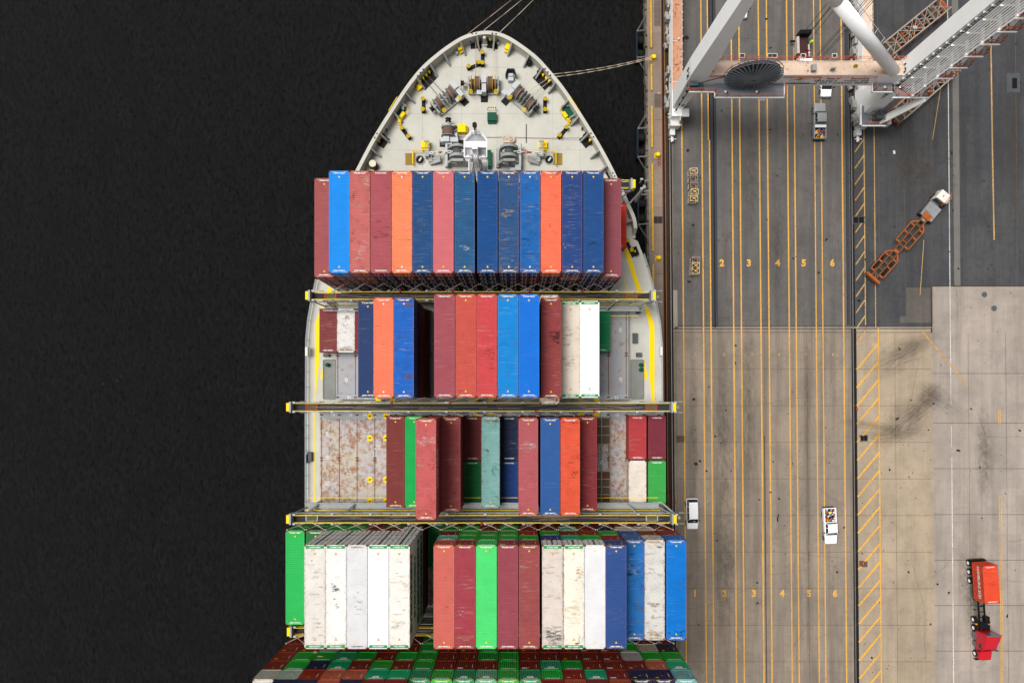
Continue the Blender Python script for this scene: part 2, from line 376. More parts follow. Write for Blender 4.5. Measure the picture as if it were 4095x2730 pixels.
for q, (cx, cy, rx, ry, an) in enumerate(((3630, 1670, 8.2, 3.0, 42), (3560, 1735, 7, 1.6, 4), (3740, 1590, 5, 2.2, -28), (3690, 1610, 5, 1.6, 52), (3590, 1430, 5.5, 3, 30), (3660, 1380, 5, 1.6, 25), (3680, 690, 3.5, 9, 20), (3620, 680, 2.5, 6, -10), (3480, 1700, 6, .9, -8), (3430, 760, 1.2, 14, 0), (2770, 1750, .9, 16, 0), (3225, 1560, .7, 13, 0), (3225, 2200, .6, 20, 0), (2990, 1650, 1.6, 18, 0), (2890, 1750, 2.2, 16, 0), (2890, 2250, 2.4, 14, 0), (2760, 1000, 1.2, 8, 0), (3010, 700, 1.5, 12, 0), (3110, 1000, 1.4, 12, 0), (3930, 1800, 1.8, 9, 0), (3880, 2400, 2.2, 10, 10), (3890, 2330, 1.5, 9, 0), (4050, 600, 2.2, 18, 0))):
    x, y = Q(cx, cy); m = MB(); m.sheet([(math.cos(k*math.pi/16), math.sin(k*math.pi/16)) for k in range(32)], 0); o = struct(m.build('tyre_smear', ms, None, False, (x, y, .03+q*.0006))); o.scale = (rx, ry, 1); o.rotation_euler.z = R(an)
m = MB()
for px, py in ((3937, 1178), (3975, 1233)):
    x, y = Q(px, py); m.k = 0; m.box((x, y, .015), (1.15, 1.15, .03)); m.k = 1; m.cyl((x, y, .03), (x, y, .045), .46, n=24)
struct(m.build('manhole_cover', [CONC3, DKGREY]))
m = MB()
for px, py, w0, h0, mi in ((2717, 1754, 1.1, .85, 0), (3450, 1751, 1.1, .8, 2), (3444, 2253, 1.1, .8, 0), (4060, 332, 1.9, 2.9, 1), (3437, 880, 1.8, 1.0, 2), (2635, 880, 1.3, 1.0, 3)):
    x, y = Q(px, py); m.k = 1; m.box((x, y, .015), (w0+.25, h0+.25, .024)); m.k = mi
    if mi == 1: m.k = 2; m.box((x+.2, y-.1, .03), (.8, 1.7, .03)); continue
    m.box((x-w0*.26, y, .03), (w0*.46, h0, .03)); m.box((x+w0*.26, y, .03), (w0*.46, h0, .03))
struct(m.build('drain_cover', [RUSTY, DKGREY, BLK, BROWN]))
m = MB()
for i in range(5): 
    for px in (2633, 2646): x, y = Q(px, 10+26*i-20); m.box((x, y, .015), (.5, 1.0, .02))
for i in range(4):
    x, y = Q(2640, 383+14*i); m.box((x, y, .015), (1.25, .54, .02))
struct(m.build('apron_slab', ground('old_slab', lin(118, 106, 98), .2, .6)))
for i, (px, py) in enumerate(((3581, 610), (2683, 868))):
    pass
x, y = Q(3581, 610); tag(MB().box((x, y, .05), (.35, .55, .05), .1).build('litter_sheet', WHITE), 'small white sheet of litter lying on the dark asphalt left of the orange tractor', 'litter')

m = MB(); rk = random.Random(21)
for i in range(46):
    px, py = rk.uniform(2700, 4090), rk.uniform(-50, 2725); x, y = Q(px, py); an = rk.choice((0, 0, 1.57, rk.uniform(0, 3))); p = Vector((x, y, .03)); st_ = rk.uniform(.4, .9)
    for k in range(rk.randint(6, 22)):
        an += rk.uniform(-.13, .13); q = p + Vector((math.cos(an), math.sin(an), 0))*st_; m.bar(p, q, rk.uniform(.012, .03), .004); p = q
struct(m.build('pavement_crack', P('crack_dark', lin(70, 62, 56), .9, dirt=.3)))
# quay furniture
SEG = ((-400, 195, 'rusty yellow bull rail along the quay edge, topmost piece beside the crane'), (261, 365, 'short yellow bull rail on the quay edge just below the topmost bollard'),
       (428, 592, 'yellow bull rail on quay edge left of the crane foot'), (657, 1005, 'long yellow bull rail on quay edge between the two lower bollards'), (1058, 1600, 'yellow bull rail beside the bow, lowest on the quay edge'))
for a, c, lb in SEG:
    m = MB(); p, q = Q(2613, a), Q(2613, c); m.bar((*p, .22), (*q, .22), .24, .22)
    n = max(2, int((c-a)/70))
    for i in range(n+1):
        u = Vector(p).lerp(Vector(q), (i+.5)/(n+1) if i < n+.5 else 1); m.box((u.x, u.y, .08), (.3, .35, .16))
    tag(m.build('bull_rail', YELD), lb, 'bull rail', 'yellow bull rails on the quay edge')
BOL = []
for i, (px, py, lb) in enumerate(((2622, 235, 'yellow mooring bollard holding the two white ropes'), (2635, 623, 'yellow mooring bollard level with the bow winches, no rope on it'), (2635, 1033, 'yellow mooring bollard lowest on the quay, above the lashing bridge end'))):
    x, y = Q(px, py); t0 = thing('mooring_bollard', lb, 'bollard', (x, y, 0), 0, 'yellow bollards on the quay')
    m = MB(); m.cyl((0,0,0), (0,0,.5), .24, .2, 16); m.cyl((0,0,.5), (-.05,0,.72), .2, .34, 16); m.cyl((-.05,0,.72), (-.05,0,.8), .34, .28, 16); m.bx(-.45, .1, -.2, .2, .45, .7)
    m.build('post', YEL, t0); m = MB(); m.bx(-.55, .45, -.4, .4, 0, .08); m.build('base_plate', YELD, t0); BOL.append((x, y))
def chain(mb, a, b, link=.36, r=.028, sag=0.):
    a, b = Vector(a), Vector(b); L = (b-a).length; n = max(2, int(L/(link*.72)))
    for i in range(n):
        p = a.lerp(b, (i+.5)/n); p.z -= sag*4*((i+.5)/n)*(1-(i+.5)/n); d = (b-a).normalized()
        u = d.orthogonal().normalized(); q = d.cross(u); s = q if i % 2 else u
        pts = []
        for k in range(9):
            t = 2*math.pi*k/8; pts.append(p + d*math.cos(t)*link*.5 + s*math.sin(t)*link*.3)
        mb.tube(pts, r, 4)
FLB = ('uppermost black quay fender with chains, beside the crane leg', 'black quay fender with chains beside the bow, below the mooring ropes', 'black quay fender with chains beside the lashing platform')
for (y0, y1), lb in zip(((113, 222), (505, 622), (772, 893)), FLB):
    a = Q(2560, y0)[1]; c = Q(2560, y1)[1]; yc = (a+c)/2; hl = (a-c)/2; xe = Q(2600, (y0+y1)/2)[0]
    t0 = thing('quay_fender', lb, 'fender', (xe, yc, -2), 0, 'fenders hung on the quay wall')
    m = MB(); m.bx(-1.75, -1.5, -hl, hl, -.9, 1.1); m.build('panel', P('fender_panel', lin(30, 38, 50), .6, dirt=.3), t0)
    m = MB(); m.cyl((-1.5, -hl*.5, .1), (-.0, -hl*.5, .1), .62, n=20); m.cyl((-1.5, hl*.5, .1), (0, hl*.5, .1), .62, n=20)
    for k in (-1, 1): m.cyl((-1.4, k*hl*.5, .1), (-1.15, k*hl*.5, .1), .78, n=20)
    m.build('rubber_body', RUBBER, t0, True)
    for k in (-1, 1):
        m = MB(); chain(m, (-1.6, k*hl*.98, 1.15), (-.05, k*hl*.98, 1.5)); chain(m, (-1.6, k*hl*.98, 1.15), (-.05, k*(hl+2.6), 1.55), sag=.2); m.build('chain', STEEL, t0)
# rough whitish quay face
m = MB(); rq = random.Random(5)
for i in range(150):
    y = 70 - i*.9; x = Q(2600, NY - y*24.3)[0]; m.box((x-.1, y, -1.2+rq.uniform(-.5, .3)), (rq.uniform(.1, .45), .9, rq.uniform(1.2, 2.0)))
struct(m.build('quay_wall_face', P('weathered_quay_face', lin(120, 112, 100), .9, dirt=.7, dsc=1.5)))

# ---------------------------------------------------------------- ship hull and deck
DZ, HZ, BW = 13.8, 15.2, 15.8
ship = thing('container_ship', 'pale decked container ship moored bow up along the quay, loaded with coloured containers', 'ship', (-4.5, 0, 0))
def put_ship(o): o.parent = ship; o.matrix_parent_inverse = Matrix.Translation((4.5, 0, 0)); return o
def sb(mb, name, mats, parent=None, smooth=False):
    o = mb.build(name, mats, None, smooth)
    if parent is None: return put_ship(o)
    o.parent = parent; o.matrix_parent_inverse = Matrix.Translation((4.5, 0, 0)) if parent == ship else Matrix(); return o
bul = [(1385,757),(1421.9,680),(1488,555),(1560,439),(1626,340),(1682,271),(1737,221),(1792,179.5),(1847.5,146),(1903,128.6),(1947,123.5),(1991,128.6),(2041,149),(2096,185),(2151.6,229),(2207,290),(2256.6,351),(2312,434),(2367,522),(2400,577.5),(2433.5,638),(2466.7,704.7),(2511,799),(2543,875),(2551,940)]
B = [at(x, y, BW).xy for x, y in bul]
# refine by Catmull-Rom
def smooth(pts, k=4):
    o = []
    for i in range(len(pts)-1):
        p0, p1, p2, p3 = pts[max(0, i-1)], pts[i], pts[i+1], pts[min(len(pts)-1, i+2)]
        for j in range(k):
            t = j/k; o.append(.5*((2*p1) + (-p0+p2)*t + (2*p0-5*p1+4*p2-p3)*t*t + (-p0+3*p1-3*p2+p3)*t**3))
    return o + [pts[-1]]
B = smooth(B)
def inset(pts, d):
    o = []
    for i, p in enumerate(pts):
        a, c = pts[max(0, i-1)], pts[min(len(pts)-1, i+1)]; t = (c-a).normalized(); o.append(p + Vector((t.y, -t.x))*d)
    return o
lower = [at(x, y, DZ).xy for x, y in ((2551, 965), (2572, 1019.5), (2587, 1066), (2612, 1160), (2621, 1206), (2637, 1292.6), (2644.5, 1383), (2646, 1610))]
lowL = [at(x, y, DZ).xy for x, y in ((1227.5, 1650), (1228.5, 1610), (1229.5, 1361), (1237, 1282), (1249, 1213), (1269, 1120), (1320, 950))]
edge = [Vector((-30.1, -110))] + lowL + inset(B, .35) + lower + [Vector((21.05, -110))]
n = len(edge)
m = MB(); m.sheet([tuple(p) for p in edge][::-1], DZ); deck = sb(m, 'deck', DECK)
m = MB(); vs = []; fs = []
for k, (z, sc) in enumerate(((DZ-.02, 1), (8, .985), (2, .93), (-5, .88))):
    for p in edge:
        q = Vector(p); 
        if q.y > -5:
            f = min(1, (q.y+5)/45); q = Vector((-4.5 + (q.x+4.5)*(1-(1-sc)*f*2.2), q.y - (1-sc)*f*28))
        vs.append((q.x, q.y, z))
for k in range(3):
    for i in range(n-1): fs.append((k*n+i, k*n+i+1, (k+1)*n+i+1, (k+1)*n+i))
    fs.append((k*n+n-1, k*n, (k+1)*n, (k+1)*n+n-1))
m.add(vs, fs); sb(m, 'hull', HULLM, None, True)
m = MB(); Bi = inset(B, .5); Bd = inset(B, .35); nb = len(B); vs = []
topz = [BW - (1.9 if i > nb-3 else 0) for i in range(nb)]
for i in range(nb):
    z = topz[i]
    vs += [(*Bd[i], DZ), (*B[i], z), (*Bi[i], z), (*Bi[i], z-.15), (*(Bd[i]*.6+Bi[i]*.4), z-.15), (*(Bd[i]*.4+Bi[i]*.6), DZ)]
fs = []
for i in range(nb-1):
    for j in range(5): fs.append((i*6+j, i*6+j+1, (i+1)*6+j+1, (i+1)*6+j))
m.add(vs, fs); bulw = sb(m, 'bulwark', DECK)
m = MB(); acc = 0; Nn = [(inset(B, 1)[i]-B[i]) for i in range(nb)]
for i in range(1, nb-3):
    acc += (B[i]-B[i-1]).length
    if acc > 2.45:
        acc = 0; p = Bi[i]; d = Nn[i]; t0 = Vector((d.y, -d.x))*.07; q = p + d*1.25
        m.add([(*(p-t0), BW-.1), (*(p+t0), BW-.1), (*(p+t0), DZ), (*(p-t0), DZ), (*(q-t0), DZ+.05), (*(q+t0), DZ+.05), (*(q-t0), DZ+.25), (*(q+t0), DZ+.25)],
              [(0,1,7,6),(6,7,5,4),(0,6,4,3),(1,2,5,7)])
        m.bar((*p, BW-.08), (*q, DZ+.25), .22, .04)
        sb(m, 'stay', P('stay_grey', lin(165, 166, 162), .6, dirt=.2), bulw); m = MB()
# yellow walkway stripes and handrails on the side decks
m = MB()
for poly in ([(2494.5,1001),(2510.8,990.6),(2570.4,1175),(2552,1175)], [(2496,1102.6),(2507,1155),(2500,1155)], [(2574,1220),(2588.5,1220),(2617.4,1300),(2617.4,1609),(2608,1609),(2597.5,1513),(2597.5,1307)],
             [(2572,1419),(2593,1515),(2576.5,1515)], [(1314.4,1144.5),(1329.6,1155),(1318,1177),(1303.6,1177)], [(1284.4,1225.8),(1293.8,1225.8),(1277,1274),(1277,1444),(1260,1609),(1258.4,1609),(1259,1296)],
             [(1300,1428),(1294.6,1515),(1279,1515)], [(1256,1650),(1260,1650),(1260,2026),(1256,2026)], [(2609,1650),(2614,1650),(2614,2030),(2609,2030)], [(1235,2050),(1252,2050),(1252,2062),(1235,2062)]):
    m.sheet([tuple(at(x, y, DZ+.02).xy) for x, y in poly][::-1], DZ+.02)
sb(m, 'deck_stripe', YEL)
RAILG = P('rail_grey', lin(178, 184, 186), .5, dirt=.2)
m = MB(); RL = [Vector((-30.0, -60))] + [p + Vector((.06, 0)) for p in lowL[:6]]; RR = [p - Vector((.06, 0)) for p in lower[1:]] + [Vector((20.98, -60))]
for L_ in (RL, RR):
    for z in (.4, .75, 1.1):
        for a, c in zip(L_, L_[1:]): m.bar((*a, DZ+z), (*c, DZ+z), .06)
    for a, c in zip(L_, L_[1:]):
        k = max(1, int((c-a).length/1.8))
        for i in range(k): p = a.lerp(c, i/k); m.bar((*p, DZ), (*p, DZ+1.1), .06)
sb(m, 'deck_handrail', RAILG)
m = MB()
for px, py, wx, wy in ((2538, 1353, .9, 1.7), (2553, 1419, 1.0, .7), (2551, 1250, .8, .5), (1308, 1421, 1.1, .5), (1241, 1825, .9, 1.6), (1233, 1832, .3, 1.4)):
    x, y, _ = at(px, py, DZ); m.box((x, y, DZ+.3), (wx*.75, wy*.85, .6))
sb(m, 'deck_locker', DKGREY)
m = MB()
for px, py in ((2562, 1459), (2562, 1478), (1312, 1459)): x, y, _ = at(px, py, DZ); m.cyl((x,y,DZ), (x,y,DZ+.6), .28, n=12)
sb(m, 'deck_vent', GREEN, None, True)
m = MB()
for px, py in ((2643, 1404), (1228, 1406)): x, y, _ = at(px, py, DZ+1); m.box((x, y, DZ+1), (.35, 1.25, .7))
sb(m, 'gangway_box', WHITE)
# rimmed plates, darker grey painting in the shade of side deck recesses; hatch coamings
m = MB()
for px0, py0, px1, py1 in ((1295, 1440, 1340, 1593), (2524, 1440, 2572, 1593)):
    a = at(px0, py1, DZ); c = at(px1, py0, DZ); m.bx(a.x, c.x, a.y, c.y, DZ-.0, DZ+.03)
    for x0, x1, y0, y1 in ((a.x-.12, a.x, a.y, c.y), (c.x, c.x+.12, a.y, c.y), (a.x, c.x, a.y-.12, a.y), (a.x, c.x, c.y, c.y+.12)): m.bx(x0, x1, y0, y1, DZ, DZ+.14)
sb(m, 'recess_shade_plate', P('recess_shade_grey', lin(140, 142, 136), .7, dirt=.3, dsc=.6))

mh, t, b = mk('hatch_cover_paint'); tc = N(t, 'ShaderNodeTexCoord').outputs['Object']
c0 = lin(182, 180, 184)
c = mix(t, ramp(t, noise(t, tc, .3, 4), .42, .6, 0, .9), c0, lin(190, 180, 160))
c = mix(t, ramp(t, noise(t, tc, .45, 8, .7), .57, .63, 0, .6), c, lin(132, 124, 116))
c = mix(t, mul(t, ramp(t, noise(t, tc, 1.5, 9, .75), .46, .58), ramp(t, noise(t, tc, .25, 3), .36, .5)), c, lin(158, 112, 78))
c = mix(t, ramp(t, noise(t, vmap(t, tc, (3, .12, 1)), 1, 5, .6), .6, .7, 0, .6), c, lin(150, 112, 88))
c = mix(t, ramp(t, noise(t, tc, 2.4, 8, .75), .58, .64), c, lin(110, 60, 38))
c = mix(t, ramp(t, noise(t, tc, .6, 6, .7), .56, .62, 0, .6), c, lin(128, 122, 116))
t.links.new(c, b.inputs['Base Color']); b.inputs['Roughness'].default_value = .75
mh2, t, b = mk('hatch_cover_paint_grey'); tc = N(t, 'ShaderNodeTexCoord').outputs['Object']
c = mix(t, ramp(t, noise(t, tc, .3, 4), .42, .6, 0, .7), lin(162, 164, 172), lin(168, 166, 160))
c = mix(t, ramp(t, noise(t, tc, 3.2, 6, .7), .66, .7), c, lin(110, 66, 42))
c = mix(t, mul(t, ramp(t, noise(t, tc, 1.5, 9, .75), .54, .66), ramp(t, noise(t, tc, .3, 3), .44, .56)), c, lin(138, 88, 58))
t.links.new(c, b.inputs['Base Color']); b.inputs['Roughness'].default_value = .75
SX = (-27.6, -17.4, -7.15, .6, 10.4, 18.0)
def hatch(y1, y0, x0, x1, mat, cuts):
    root = None; m = MB(); m.bx(x0+.5, x1-.5, y0+.4, y1-.4, DZ, HZ-.45); co = sb(m, 'hatch_coaming', GREY)
    xs = [x0] + [c for c in cuts if x0 < c < x1] + [x1]
    for a, c in zip(xs, xs[1:]):
        m = MB(); m.bx(a+.04, c-.04, y0, y1, HZ-.45, HZ-.06)
        m.bx(a+.04, c-.04, y1+.003, y1+.1, HZ-.3, HZ-.1)
        hc = sb(m, 'hatch_cover', mat)
        m = MB(); k = int((c-a)/2.52+.3)
        for i in range(k+1):
            x = min(c-.3, a+.3+i*2.52)
            for y in (y1-.3, (y0+y1)/2+.12, (y0+y1)/2-.25, y0+.3):
                m.box((x, y, HZ-.045), (.42, .2, .06))
            m.bx(x-.05, x+.05, y0+.5, y1-.5, HZ-.06, HZ-.045)
        sb(m, 'container_socket', RUSTY, hc)
for y1, y0, x0, x1, mt in ((27.1, 14.8, -19.8, 13.0, mh2), (12.6, -.3, -25.6, 16.1, mh2), (-2.2, -15.3, -27.9, 20.7, mh), (-17.1, -29.8, -30, 20.8, mh), (-31.8, -44.5, -30, 20.8, mh)):
    hatch(y1, y0, x0, x1, mt, SX[1:5])
# pale edge bands with slot numbers
m = MB()
for y0, y1, x0, x1 in ((-3.05, -2.22, -27.6, 18.0), (-.29, .35, -25.4, 15.9), (11.9, 12.58, 12.3, 15.9)): m.bx(x0, x1, y0, y1, HZ-.06, HZ-.04)
sb(m, 'hatch_edge_band', P('edge_band', lin(172, 178, 180), .6, dirt=.2))
NUM = [('18',1331),('16',1401),('14',1457),('12',1562),('10',1601),('08',1676),('06',1761),('04',1829),('02',1880),('01',1984),('03',2038),('05',2104),('07',2189),('09',2266),('11',2306),('13',2413),('15',2468),('17',2540)]
for st, px in NUM:
    x = (px-NX)/28.1; put_ship(text(st, .62, MARKW, .02, 'slot_number', None, (x, -2.5, HZ-.035)))
for st, px in (('16',1397),('14',1467),('12',1537),('10',1617),('08',1677),('06',1762),('04',1832),('02',1880),('01',1986),('03',2037),('05',2104),('09',2248),('11',2325),('13',2394),('15',2465)):
    x = (px-NX)/28.1; put_ship(text(st, .62, MARKW, .02, 'slot_number', None, (x, -.02, HZ-.035), (0,0,math.pi)))
put_ship(text('15', .62, MARKW, .02, 'slot_number', None, ((2467-NX)/28.1, 12.25, HZ-.035)))
for st, px, py, r in (('07',1386,1518,90),('05',2481,1319,-90),('07',2481,1517,-90),('09',1309,1735,90),('10',1309,1831,90),('11',1309,1932,90)):
    x, y, _ = at(px, py, HZ); put_ship(text(st, .6, MARKW, .02, 'bay_number', None, (x, y, HZ-.02), (0,0,R(r))))
for st, px, py, s in (('15',2466,2011,-1),('16',1397,2011,-1),('18',1327,2011,-1)):
    x, y, _ = at(px, py, HZ); put_ship(text(st, .55, MARKW, .02, 'slot_number', None, (x, y, HZ-.035), (0,0,math.pi)))
x, y, _ = at(1512, 1789, HZ); put_ship(text('TAP\n40.25T', .38, MARKW, .02, 'hatch_lettering', None, (x, y, HZ-.02)))
m = MB()
for px in (1479, 1543):
    for py in (1663.5, 1751, 1917, 2003.7):
        x, y, _ = at(px, py, HZ); m.k = 0; m.cyl((x,y,HZ-.06), (x,y,HZ-.035), .44, n=24); m.k = 1; m.box((x,y,HZ-.02), (.2,.2,.03)); m.box((x,y,HZ-.025), (.85,.06,.02), .2)
for px in (1513, 1571, 1901, 1963, 2325, 2386):
    x, y, _ = at(px, 1596, HZ); m.k = 0; m.cyl((x,y,HZ-.06), (x,y,HZ-.033), .4, n=24)
for px in (1902, 1964, 2325, 2386):
    x, y, _ = at(px, 1659, HZ); m.k = 0; m.cyl((x,y,HZ-.06), (x,y,HZ-.03), .4, n=24)
sb(m, 'lifting_point', [YEL, BLK])

# ---------------------------------------------------------------- lashing bridges
def rods(br, yn, zn, yb, zb, xs, skip=(), w=.036):
    for k, x in enumerate(xs):
        if k in skip: continue
        m = MB(); rr = random.Random(k*7+int(yn))
        for sgn in (-1, 1):
            if (k == 0 and sgn < 0) or (k == len(xs)-1 and sgn > 0): continue
            for dd in ((0,), (0, .28))[rr.random() < .45]:
                a = Vector((x+sgn*.12, yn, zn)); c = Vector((x+sgn*(2.15+dd+rr.uniform(-.15, .15)), yb, zb)); m.bar(a, c, w)
                u = a.lerp(c, .62); v = a.lerp(c, .85); m.bar(u, v, w*2.4)
            m.box((x+sgn*.12, yn, zn), (.14, .12, .14))
        if m.v: sb(m, 'lashing_rod', P('rod_galvanised', lin(215, 196, 182), .6, dirt=.2), br)
def bridge(name, yc, x0, x1, z, south, hole, frame_side):
    m = MB(); m.bx(x0+.6, x1-.5, yc-.44, yc+.44, z-.1, z); br = sb(m, name, GRATE)
    rr = random.Random(int(yc*10))
    m = MB()
    for s in (-1, 1):
        y = yc + s*.5
        for zz in (1.08,): m.bar((x0+.9, y, z+zz), (x1-.9, y, z+zz), .065)
        m.bar((x0+.9, y, z+.55), (x1-.9, y, z+.55), .045)
    sb(m, 'guard_rail', YEL, br)
    m = MB(); k = int((x1-x0)/2.52)
    for i in range(k+1):
        x = x0+1+i*2.52
        for s in (-1, 1):
            m.bar((x, yc+s*.54, z-.2), (x, yc+s*.54, z+1.15), .1); 
            if i % 2 == 0: m.box((x, yc+s*.62, z+1.12), (.35, .22, .14))
            for j in range(5): m.box((x+.6+j*.13, yc+s*.72, z+.1), (.05, .12, .5))
    m.bx(x0+.6, x1-.6, yc-.66, yc-.58, z-.3, z-.05); m.bx(x0+.6, x1-.6, yc+.58, yc+.66, z-.3, z-.05)
    sb(m, 'rail_post', RAILG, br)
    m = MB()
    for i in range(0, k+1, 2):
        x = x0+1.6+i*2.52; m.bx(x-.16, x+.16, yc-.2, yc+.2, DZ, z-.1)
        if frame_side and (i < 4 or i > k-4): m.bar((x, yc, z-.3), (x+1.6*(1 if i < 5 else -1), yc+frame_side*1.5, z-3.2), .22, .3)
    for zz in (z-2.9,): m.bx(x0+1.2, x1-1.2, yc-.4, yc+.4, zz, zz+.12)
    for e, s in ((x0, 1), (x1, -1)):
        m.bar((e+s*.5, yc-.55, z), (e+s*2.6, yc-.55+(frame_side or 0)*.8, DZ+1.2), .18); m.bar((e+s*.5, yc+.55, z), (e+s*2.6, yc+.55+(frame_side or 0)*.8, DZ+1.2), .18)
        m.bx(*sorted((e+s*.38, e+s*.62)), yc-.72, yc+.72, z-.2, z+1.2)
    if frame_side:
        q0 = yc+frame_side*1.15
        for a, c in ((x0+1.5, x0+9), (x1-9, x1-1.5)) if frame_side < 0 else ((x0+1.5, x1-1.5),):
            m.bx(a, c, q0-.45, q0+.45, z-3.0, z-2.92); m.bar((a, q0+frame_side*.5, z-1.95), (c, q0+frame_side*.5, z-1.95), .07); m.bar((a, q0+frame_side*.5, z-2.4), (c, q0+frame_side*.5, z-2.4), .05)
            for i in range(int((c-a)/1.6)): m.bar((a+i*1.6, q0+frame_side*.5, z-3), (a+i*1.6, q0+frame_side*.5, z-1.9), .06)
    sb(m, 'support_frame', GREY, br)
    if frame_side:
        m = MB()
        for a, c in ((x0+1.5, x0+9), (x1-9, x1-1.5)) if frame_side < 0 else ((x0+1.5, x1-1.5),): m.bar((a, q0-frame_side*.45, z-1.95), (c, q0-frame_side*.45, z-1.95), .07); m.bar((a, q0+frame_side*1.0, z-3.6), (c, q0+frame_side*1.0, z-3.6), .07)
        sb(m, 'lower_guard_rail', YEL, br)
    m = MB()
    for e, s in ((x0, 1), (x1, -1)): m.bx(*sorted((e, e+s*.4)), yc-.55, yc+.55, z-.3, z+1.15)
    sb(m, 'end_pad', YEL, br)
    for e, s in ((x0, 1), (x1, -1)):
        a, c = sorted((e+s*2.3, e+s*3.8)); m = MB()
        m.k = 0 if hole else 1
        for xx in (a, c): m.bx(xx-.06, xx+.06, yc-.42, yc+.42, z+.01, z+.12)
        m.bx(a-.06, c+.06, yc-.42, yc-.36, z+.012, z+.1); m.bx(a-.06, c+.06, yc+.36, yc+.42, z+.012, z+.1); m.k = 2; m.bx(a, c, yc-.37, yc+.37, z+.003, z+.03)
        sb(m, 'hatchway', [REDP, RAILG, P('ladder_well', lin(96, 92, 62), .8)], br)
    for f in (.27, .42, .64, .79) if hole else (.5,):
        m = MB(); x = x0+(x1-x0)*f; m.box((x, yc+rr.choice((-1,1))*.62, z+1.0), (.22, .35, .5)); sb(m, 'fire_box', REDP, br)
    m = MB()
    for i in range(70):
        x = rr.uniform(x0+2, x1-5); a = rr.uniform(-.03, .03); L = rr.uniform(2.5, 4.6); y = yc+rr.uniform(-.34, .34)
        if (x0+x1)/2-8 < x < (x0+x1)/2+6 and rr.random() < .7: continue
        m.bar((x, y, z+.05+i*.001), (x+L, max(yc-.38, min(yc+.38, y+L*a*2)), z+.06+i*.001), .03)
    sb(m, 'loose_rod', P('stowed_rod', lin(158, 136, 122), .7, dirt=.4), br)
    return br
b0 = bridge('lashing_bridge', 28.3, -24.6, 15.9, 20.6, 0, True, -1)
colX = [-29.9 + 2.53*k - .045 for k in range(21)]
b1 = bridge('lashing_bridge', 13.5, -27.9, 18.6, 20.6, 0, True, -1)
b2 = bridge('lashing_bridge', -1.3, -30.3, 21.2, 21.0, 0, True, 0)
b3 = bridge('lashing_bridge', -16.05, -30.2, 21.2, 21.3, 0, False, 1)
b4 = bridge('lashing_bridge', -30.75, -30.0, 21.2, 21.6, 0, True, 0)
R1X = [-22.33 + 2.523*k - .04 for k in range(15)]
rods(b1, 14.8, 22.9, 14.05, 20.7, [-24.8] + R1X[0:14] + [13.05])
rods(b2, -.1, 20.9, -.75, 19.0, R1X[2:15])
rods(b3, -17.25, 23.2, -16.6, 21.3, colX[0:21])
rods(b4, -32.0-.0+.07, 23.6, -31.3, 21.7, [colX[0], colX[1], colX[2], colX[7], colX[8], colX[17], colX[18], colX[19], colX[20]], w=.04)
rods(b2, -2.45, 20.9, -1.85, 19.6, colX[8:16], w=.03)

# bay opening floor between stacks (dark cross deck)
# ---------------------------------------------------------------- containers
C_ = dict(
 brown=('brown red', lin(138, 42, 34)), dkred=('dark red', lin(146, 56, 54)), maroon=('maroon', lin(98, 40, 42)), navy=('navy blue', lin(16, 36, 78)), green=('green', lin(0, 185, 62)),
 teal=('sea green', lin(10, 175, 122)), lteal=('pale sea green', lin(120, 215, 170)), white=('white', lin(236, 236, 234)), cream=('cream', lin(230, 224, 208)), grey=('grey white', lin(196, 196, 190)), red=('red', lin(172, 36, 26)),
 rust=('rust brown', lin(180, 84, 50)), salmon=('salmon brown', lin(205, 100, 76)), blue=('royal blue', lin(10, 60, 150)), mblue=('medium blue', lin(16, 92, 158)), aqua=('pale turquoise', lin(110, 182, 178)), dkgreen=('dark green', lin(0, 120, 50)))
GAIN = .9
def top(r, g, b): return tuple(min(.86, v*GAIN) for v in lin(r, g, b))
_M = {}
